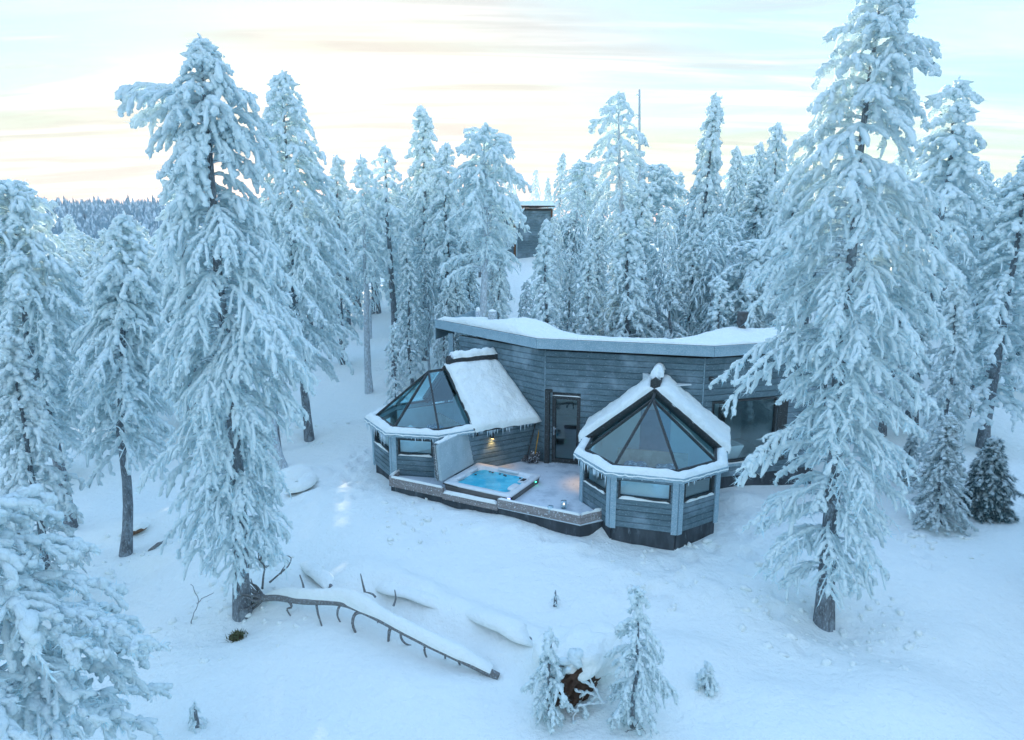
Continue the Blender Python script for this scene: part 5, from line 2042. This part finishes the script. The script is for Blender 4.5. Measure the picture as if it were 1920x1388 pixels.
path = smooth_path([lifted(*q) for q in log_px], 60)
t = thing('fallen_log', path[30] - (0, 0, .4), 'long fallen tree trunk capped with snow, resting on its bent branches', 'fallen log')
g = Geo()
rad = np.interp(np.linspace(0, 1, 60), [0, .15, .4, 1], [.08, .09, .09, .075])
g.tube(path + (0, 0, -.02), rad, 14)
g.build('trunk', M['dead_wood'], t)
g = Geo()
snow_on_path(g, path[3:58] + (.015, .035, .045), np.interp(np.linspace(0, 1, 55), [0, .3, 1], [.08, .125, .15]), .17, 3)
g.build('snow_cap', M['snow'], t)
legs = [[(690, 1148, .40), (668, 1150, .36), (661, 1168, .20), (668, 1190, -.05)],
        [(742, 1172, .36), (732, 1178, .30), (729, 1192, .12), (728, 1207, -.05)],
        [(593, 1128, .30), (596, 1150, .18), (606, 1182, -.05)],
        [(832, 1214, .26), (834, 1226, .12), (835, 1238, -.05)],
        [(752, 1178, .32), (752, 1196, .15), (762, 1208, .02), (780, 1212, -.04)],
        [(540, 1126, .28), (547, 1138, .2), (538, 1143, .1), (548, 1160, -.04)],
        [(706, 1150, .40), (708, 1158, .28), (708, 1168, .1)]]
legs += [[(800, 1204, .30), (796, 1214, .24), (797, 1226, .1), (802, 1236, -.05)], [(640, 1132, .36), (634, 1142, .3), (633, 1156, .12), (640, 1170, -.05)], [(862, 1232, .2), (860, 1240, .1), (864, 1250, -.05)]]
for k, pts in enumerate(legs):
    g = Geo()
    P_ = smooth_path([lifted(*q) for q in pts], 12)
    g.tube(P_, np.linspace(.045 if k < 2 else .03, .022 if k < 2 else .012, 12), 7)
    g.build('branch', M['dead_wood'], t)
ups = [[(492, 1104, .2), (494, 1080, .55), (496, 1062, .8), (486, 1050, 1.0), (484, 1030, 1.3)], [(496, 1064, .8), (508, 1058, .9), (514, 1048, 1.05)], [(488, 1050, 1.0), (496, 1030, 1.25)],
       [(506, 1092, .1), (522, 1078, .3), (540, 1062, .5), (546, 1046, .7), (536, 1042, .8)], [(526, 1076, .3), (534, 1060, .5)],
       [(562, 1078, .75), (568, 1096, .5), (570, 1108, .35)], [(676, 1076, .9), (680, 1094, .65), (684, 1110, .45)], [(684, 1110, .45), (698, 1114, .45), (704, 1120, .42)],
       [(740, 1106, .5), (742, 1122, .35), (738, 1136, .2)], [(470, 1085, .3), (474, 1096, .2), (484, 1108, .15)],
       [(640, 1134, .34), (662, 1130, .36), (676, 1138, .38)]]
for k, pts in enumerate(ups):
    g = Geo()
    P_ = smooth_path([lifted(*q) for q in pts], 14)
    g.tube(P_, np.linspace(.026, .010, 14) if pts[0][2] < pts[-1][2] else np.linspace(.010, .026, 14), 6)
    g.build('branch', M['dead_wood'], t)
g = Geo()
rr_ = np.random.RandomState(4)
b0 = path[1]
for k in range(9):
    a_ = rr_.uniform(0, 6.28)
    e = b0 + np.array([-.25 + .2 * rr_.rand(), .3 * math.cos(a_), .28 * math.sin(a_)])
    P_ = smooth_path([b0 + (.15, 0, 0), (b0 + e) / 2 + rr_.normal(size=3) * .06, e, e + np.array([-.12, .1 * math.cos(a_), .05])], 9)
    g.tube(P_, np.linspace(.04, .012, 9), 6)
g.build('roots', M['dead_wood'], t)


def half_log(pts, r, label, capw, caph, end=None, seed=0):
    P_ = smooth_path([lifted(*q) for q in pts], 24)
    t = thing('fallen_log', P_[12] - (0, 0, .1), label, 'fallen log')
    g = Geo()
    g.tube(P_, r, 12)
    g.build('trunk', M['dead_wood'], t)
    g = Geo()
    snow_on_path(g, P_ + np.array([0, .05, r * .35]), capw, caph, seed)
    g.build('snow_cap', M['snow'], t)
    return t


half_log([(885, 1150, -.14), (905, 1162, .0), (930, 1171, .06), (960, 1184, .06), (982, 1197, -.02), (1000, 1208, -.14)], .09, 'short buried log showing a dark side beyond the long fallen trunk', .24, .12, seed=4)
half_log([(715, 1102, -.12), (740, 1110, .03), (765, 1116, .06), (795, 1126, .03), (830, 1140, -.12)], .06, 'snow-covered broken branch behind the middle of the fallen trunk', .20, .11, seed=6)
half_log([(572, 1060, -.12), (588, 1074, .06), (604, 1086, .06), (622, 1102, -.02)], .055, 'small dark log end poking from a snow mound behind the fallen trunk', .20, .12, seed=7)
half_log([(545, 922, .05), (562, 916, .12), (582, 900, .08)], .10, 'dark rock edge under a snow mound between the left trees', .30, .22, seed=8)
b = half_log([(244, 1000, .04), (258, 995, .12), (274, 986, .10)], .08, 'brown log end showing from the snow beside the straight grey trunk', .12, .12, seed=9)
for c in b.children:
    if c.name.startswith('trunk'):
        c.data.materials[0] = M['cut_bark']
half_log([(280, 1034, -.02), (295, 1022, .08), (308, 1012, .10)], .05, 'thin grey pole sticking out of the snow right of the straight grey trunk', .05, .05, seed=10)

# the tuft of moss near the tallest left pine
p = G3(445, 1200)
t = thing('moss_tuft', p, 'small brown moss tuft sticking out of the snow below the tallest left pine', 'tuft')
g = Geo()
rr_ = np.random.RandomState(6)
C = p + rr_.normal(size=(260, 3)) * (.07, .06, .03) + (0, 0, .05)
add_spikes(g, C, rr_.normal(size=(260, 3)) * .5 + (0, 0, .6), rr_.uniform(.08, .18, 260), .012, rr_, 0)
g.build('blades', M['moss_tuft'], t)
g = Geo()
add_clumps(g, [p + (0, 0, .04)], [(1, 0, 0)], [.12], [.09], rr_, CL2)
g.build('clod', M['brown_soil'], t)

# uprooted stump
p = G3(1075, 1300)
t = thing('uprooted_stump', p, 'uprooted stump with bare brown root plate under a thick snow cap', 'stump')
V, F = ico(4)
rr_ = np.random.RandomState(9)


def lump(g, c, ax, mat_=0, amp=.18, seed=0, freq=1.6):
    n_ = 1 + amp * (fbm(V[:, 0] * freq + seed, V[:, 1] * freq + V[:, 2] * freq * .7, 4) + .6 * fbm(V[:, 2] * freq * 1.3 + seed, V[:, 0] * freq - V[:, 1], 3))
    g.add(np.asarray(c) + (V * n_[:, None]) @ np.asarray(ax, float), F, mat_, True)


pc = lifted(1082, 1272, .38)
ax_ = np.array([[.42, .52, -.05], [-.20, .24, .06], [.03, -.10, .56]])
g = Geo()
lump(g, pc, ax_ * .85, amp=.55, seed=3, freq=3.2)
g.build('root_plate', M['brown_soil'], t)
g = Geo()
lump(g, pc + (.12, .20, .36), np.array([[.50, .54, 0], [-.30, .36, 0], [0, 0, .30]]), amp=.3, seed=5)
lump(g, pc + (-.30, -.02, .10), np.array([[.22, .2, 0], [-.16, .22, 0], [0, 0, .34]]), amp=.4, seed=15)
lump(g, pc + (.34, .62, .18), np.array([[.5, .3, 0], [-.3, .5, 0], [0, 0, .36]]), amp=.3, seed=8)
lump(g, pc + (-.02, .62, .05), np.array([[.6, .3, 0], [-.3, .6, 0], [0, 0, .36]]), amp=.3, seed=11)
g.build('snow_cap', M['snow'], t)
g = Geo()
for k in range(14):
    a_ = rr_.uniform(-.4, 3.4)
    c = pc + ax_[0] * math.cos(a_) * .95 + ax_[2] * math.sin(a_) * .9 * .9
    e = c + np.array([-.12 + .15 * math.cos(a_), -.16, .10 * math.sin(a_)]) + rr_.normal(size=3) * .06
    g.tube(smooth_path([c, (c + e) / 2 + rr_.normal(size=3) * .03, e], 7), np.linspace(.022, .006, 7), 5)
g.build('roots', M['dead_wood'], t)
g = Geo()
C, D, Ln, Rd = [], [], [], []
for k in range(26):
    a_ = rr_.uniform(-.2, 3.3)
    c = pc + ax_[0] * math.cos(a_) * 1.0 + ax_[2] * math.sin(a_) * .95
    C.append(c + rr_.normal(size=3) * .04 + (-.03, -.08, .03)); D.append(rr_.normal(size=3)); r_ = rr_.uniform(.03, .08); Ln.append(r_ * 1.3); Rd.append(r_)
add_clumps(g, C, D, np.array(Ln), np.array(Rd), rr_, CL2)
tag(g.build('snow_clots', M['crown_snow'], t), kind='stuff')


def sapling(px, py, top, hs, wl, label, seed, **kw):
    b = ground_px(px, py)
    y = b[1]
    H = at_y(px, top, y)[2] - b[2]
    sc_ = (y * CP - (b[2] - CAM_H) * SP) / FPX
    wl = [w * sc_ for w in wl]
    k = dict(crown_base=.03, limbs=44, clump=.026, twig=.24, tdens=13, tmpl=CL2, tr=.028, gaps=.25, bare=.1, ncol='sapling_needles', grain=.6, fingers=3, sides=8, droop=.65, rise=.25, hang=.5, needles=14, rime=.15)
    k.update(kw)
    nc = k.pop('ncol')
    geos = make_tree('s', H, interp_prof(hs, wl, wl), np.random.RandomState(seed), **k)
    return finish_tree('pine_sapling', b, 0, 1, geos, label, 'sapling', ncol=nc)


sapling(1030, 1352, 1176, [0, .2, .4, .6, .75, .9, 1], [22, 38, 40, 36, 18, 14, 5], 'narrow snow-plastered sapling in front of the brown root plate', 61)
sapling(1186, 1362, 1098, [0, .15, .3, .5, .7, .82, .92, 1], [18, 46, 60, 60, 46, 18, 16, 8], 'tallest snow-laden sapling right of the brown root plate', 62, limbs=58)
sapling(1325, 1291, 1245, [0, .3, .7, 1], [26, 22, 14, 5], 'tiny sapling buried in snow alone on the open slope at lower right', 63, limbs=16, clump=.034, needles=6)
sapling(1112, 1240, 1180, [0, .3, .7, 1], [14, 16, 9, 3], 'small snowy sapling tuft behind the tallest sapling', 64, limbs=22, needles=12)
sapling(370, 1362, 1316, [0, .3, .7, 1], [26, 20, 10, 3], 'thin twiggy sapling low in the snow right of the corner pine', 65, limbs=12, clump=.016, needles=5, tdens=6)
sapling(1041, 1135, 1106, [0, .4, .8, 1], [9, 8, 4, 1], 'lone bare twig-like seedling in the snow before the deck', 66, limbs=10, clump=.010, needles=2, tdens=6)


def twig_plant(name, label, strands, r, cat='twig', m='rime', base=None, seed=0):
    pts0 = lifted(*strands[0][0])
    t = thing(name, pts0, label, cat)
    rs_ = np.random.RandomState(seed)
    g = Geo()
    C, D, Ln, Rd = [], [], [], []
    for s in strands:
        P_ = smooth_path([lifted(*q) for q in s], 12)
        P_ = P_ + rs_.normal(size=P_.shape) * .008
        g.tube(P_, np.linspace(r, r * .55, 12), 6)
        if m == 'rime':
            for q in P_[2::2]:
                C.append(q + (0, 0, r * .5)); D.append(P_[-1] - P_[0]); Ln.append(r * 2.0); Rd.append(r * 1.2)
    g.build('stem', M[m], t)
    if C:
        g = Geo()
        add_clumps(g, C, D, np.array(Ln), np.array(Rd), rs_, CL2)
        tag(g.build('rime_coat', M['crown_snow'], t), kind='stuff')
    return t


twig_plant('frosted_branch', 'antler-like rime-covered branch between the two largest saplings', [
    [(1130, 1318, .2), (1115, 1290, .45), (1098, 1252, .8)], [(1128, 1312, .2), (1105, 1300, .35), (1078, 1296, .42)], [(1112, 1288, .45), (1100, 1282, .52), (1090, 1278, .56)],
    [(1100, 1298, .36), (1090, 1304, .3), (1088, 1312, .22)], [(1135, 1318, .2), (1110, 1320, .2), (1085, 1324, .18), (1078, 1336, .1), (1074, 1362, -.05)], [(1120, 1306, .3), (1108, 1314, .2), (1100, 1322, .12)],
    [(1140, 1312, .25), (1152, 1300, .35), (1158, 1290, .42)], [(1090, 1322, .18), (1100, 1336, .1), (1098, 1348, 0)]], .020, 'branch', seed=2)
twig_plant('bare_twig', 'forked bare twig in the snow left of the tallest left pine', [[(358, 1172, -.02), (364, 1150, .2), (372, 1128, .4), (366, 1110, .6), (358, 1094, .75)], [(370, 1132, .38), (384, 1120, .5), (400, 1112, .55)]], .010, m='dead_wood', seed=3)
twig_plant('bare_twig', 'curled bare twig in the snow right of the tallest sapling', [[(1172, 1372, .0), (1190, 1368, .12), (1206, 1368, .16), (1212, 1376, .1)], [(1190, 1368, .12), (1196, 1352, .3)]], .007, m='dead_wood', seed=4)
# small bare tree with a forked crooked trunk
b = ground_px(533, 877)
t = thing('crooked_tree', b, 'small crooked bare tree with forked grey trunk left of the cabin', 'tree')
P_ = smooth_path([b - (0, 0, .3), b, at_y(522, 850, b[1]), at_y(512, 800, b[1]), at_y(514, 740, b[1] + .1), at_y(517, 690, b[1] + .2), at_y(512, 640, b[1] + .2), at_y(520, 580, b[1] + .2)], 30)
g = Geo()
g.tube(P_, np.linspace(.15, .05, 30), 10)
g.tube(smooth_path([P_[12], at_y(500, 745, b[1]), at_y(494, 728, b[1] - .1), at_y(480, 690, b[1] - .1)], 10), np.linspace(.08, .04, 10), 8)
g.build('trunk', M['frosted_bark'], t)
geos = make_tree('ct', 4.2, interp_prof([.4, .6, .8, 1], [.5, .9, .9, .3], [.5, .9, .9, .3]), np.random.RandomState(7), crown_base=.35, limbs=40, clump=.045, twig=.6, tdens=9, tr=.04, droop=.5, rise=.6, hang=.8, needles=2, rime=.9, bare=.1)
for gg, nm, mm in ((geos[1], 'limbs', [M['frosted_bark'], M['rime']]), (geos[2], 'crown', [M['crown_snow'], M['needles']])):
    gg.V = [v + (P_[-1] - (0, 0, 3.6)) for v in gg.V]
    gg.build(nm, mm, t)
b = ground_px(575, 700)
t = thing('dead_tree', at_y(1196, 560, 30.5) * 0 + np.array([*at_y(1196, 500, 30.5)[:2], float(ground(*at_y(1196, 500, 30.5)[:2]))]), 'thin dead snag like a bare pole beside the high bare-trunked pine', 'tree')
q0, q1 = np.array(t.location), at_y(1199, 168, 30.5)
g = Geo()
P_ = smooth_path([q0 - (0, 0, .3), q0 + (q1 - q0) * .5 + (.1, 0, 0), q1], 20)
g.tube(P_, np.linspace(.11, .04, 20), 8)
g.build('trunk', M['frosted_bark'], t)
g = Geo()
rr_ = np.random.RandomState(3)
for k in range(26):
    f = rr_.uniform(.45, .99)
    c = q0 + (q1 - q0) * f
    a_ = rr_.uniform(0, 6.28)
    l = rr_.uniform(.15, .5)
    g.tube([c, c + np.array([math.cos(a_) * l * .6, math.sin(a_) * l * .6, .05]), c + np.array([math.cos(a_) * l, math.sin(a_) * l, -.05])], [.03, .025, .012], 5)
tag(g.build('limbs', M['rime'], t), kind='stuff')

# lumps of snow dropped from the branches
g = Geo()
rr_ = np.random.RandomState(15)
C = []
for px, py, rad_, n_ in ((455, 1150, 1.9, 90), (1545, 1168, 2.0, 110), (236, 1040, 1.6, 40), (580, 825, 1.8, 40), (1740, 1010, 1.5, 40), (1240, 1060, 1.8, 60), (800, 980, 1.6, 50)):
    c = ground_px(px, py)
    a_, d_ = rr_.uniform(0, 6.28, n_), rad_ * rr_.rand(n_) ** .6
    x_, y_ = c[0] + np.cos(a_) * d_, c[1] + np.sin(a_) * d_
    C.append(np.stack([x_, y_, ground(x_, y_)], -1))
C = np.concatenate(C)
sz = .018 + .05 * rr_.rand(len(C)) ** 2.5
add_clumps(g, C, rr_.normal(size=C.shape) * (1, 1, .2), sz * 1.3, sz, rr_, CL2)
tag(g.build('fallen_snow', M['snow']), kind='stuff')

tri = 0
seen = set()
for o in bpy.data.objects:
    if o.type == 'MESH' and o.data.name not in seen:
        seen.add(o.data.name)
        tri += sum(max(0, p.loop_total - 2) for p in o.data.polygons) if len(o.data.polygons) < 1000 else len(o.data.loops) - 2 * len(o.data.polygons)
print('TRIANGLES', tri)

# ------------------------------------------------------------------ frosty air between the trees
g = Geo()
g.box((-460, -60, -26), (460, 460, 36))
hz = bpy.data.materials.new('frosty_air')
hz.use_nodes = True
hz.node_tree.nodes.clear()
ho = N(hz.node_tree, 'ShaderNodeOutputMaterial')
hv = N(hz.node_tree, 'ShaderNodeVolumePrincipled', inp={'Density': HAZE, 'Anisotropy': .3})
hv.inputs['Color'].default_value = (.90, .96, 1.0, 1)
hz.node_tree.links.new(hv.outputs[0], ho.inputs['Volume'])
tag(g.build('haze', hz), kind='stuff')
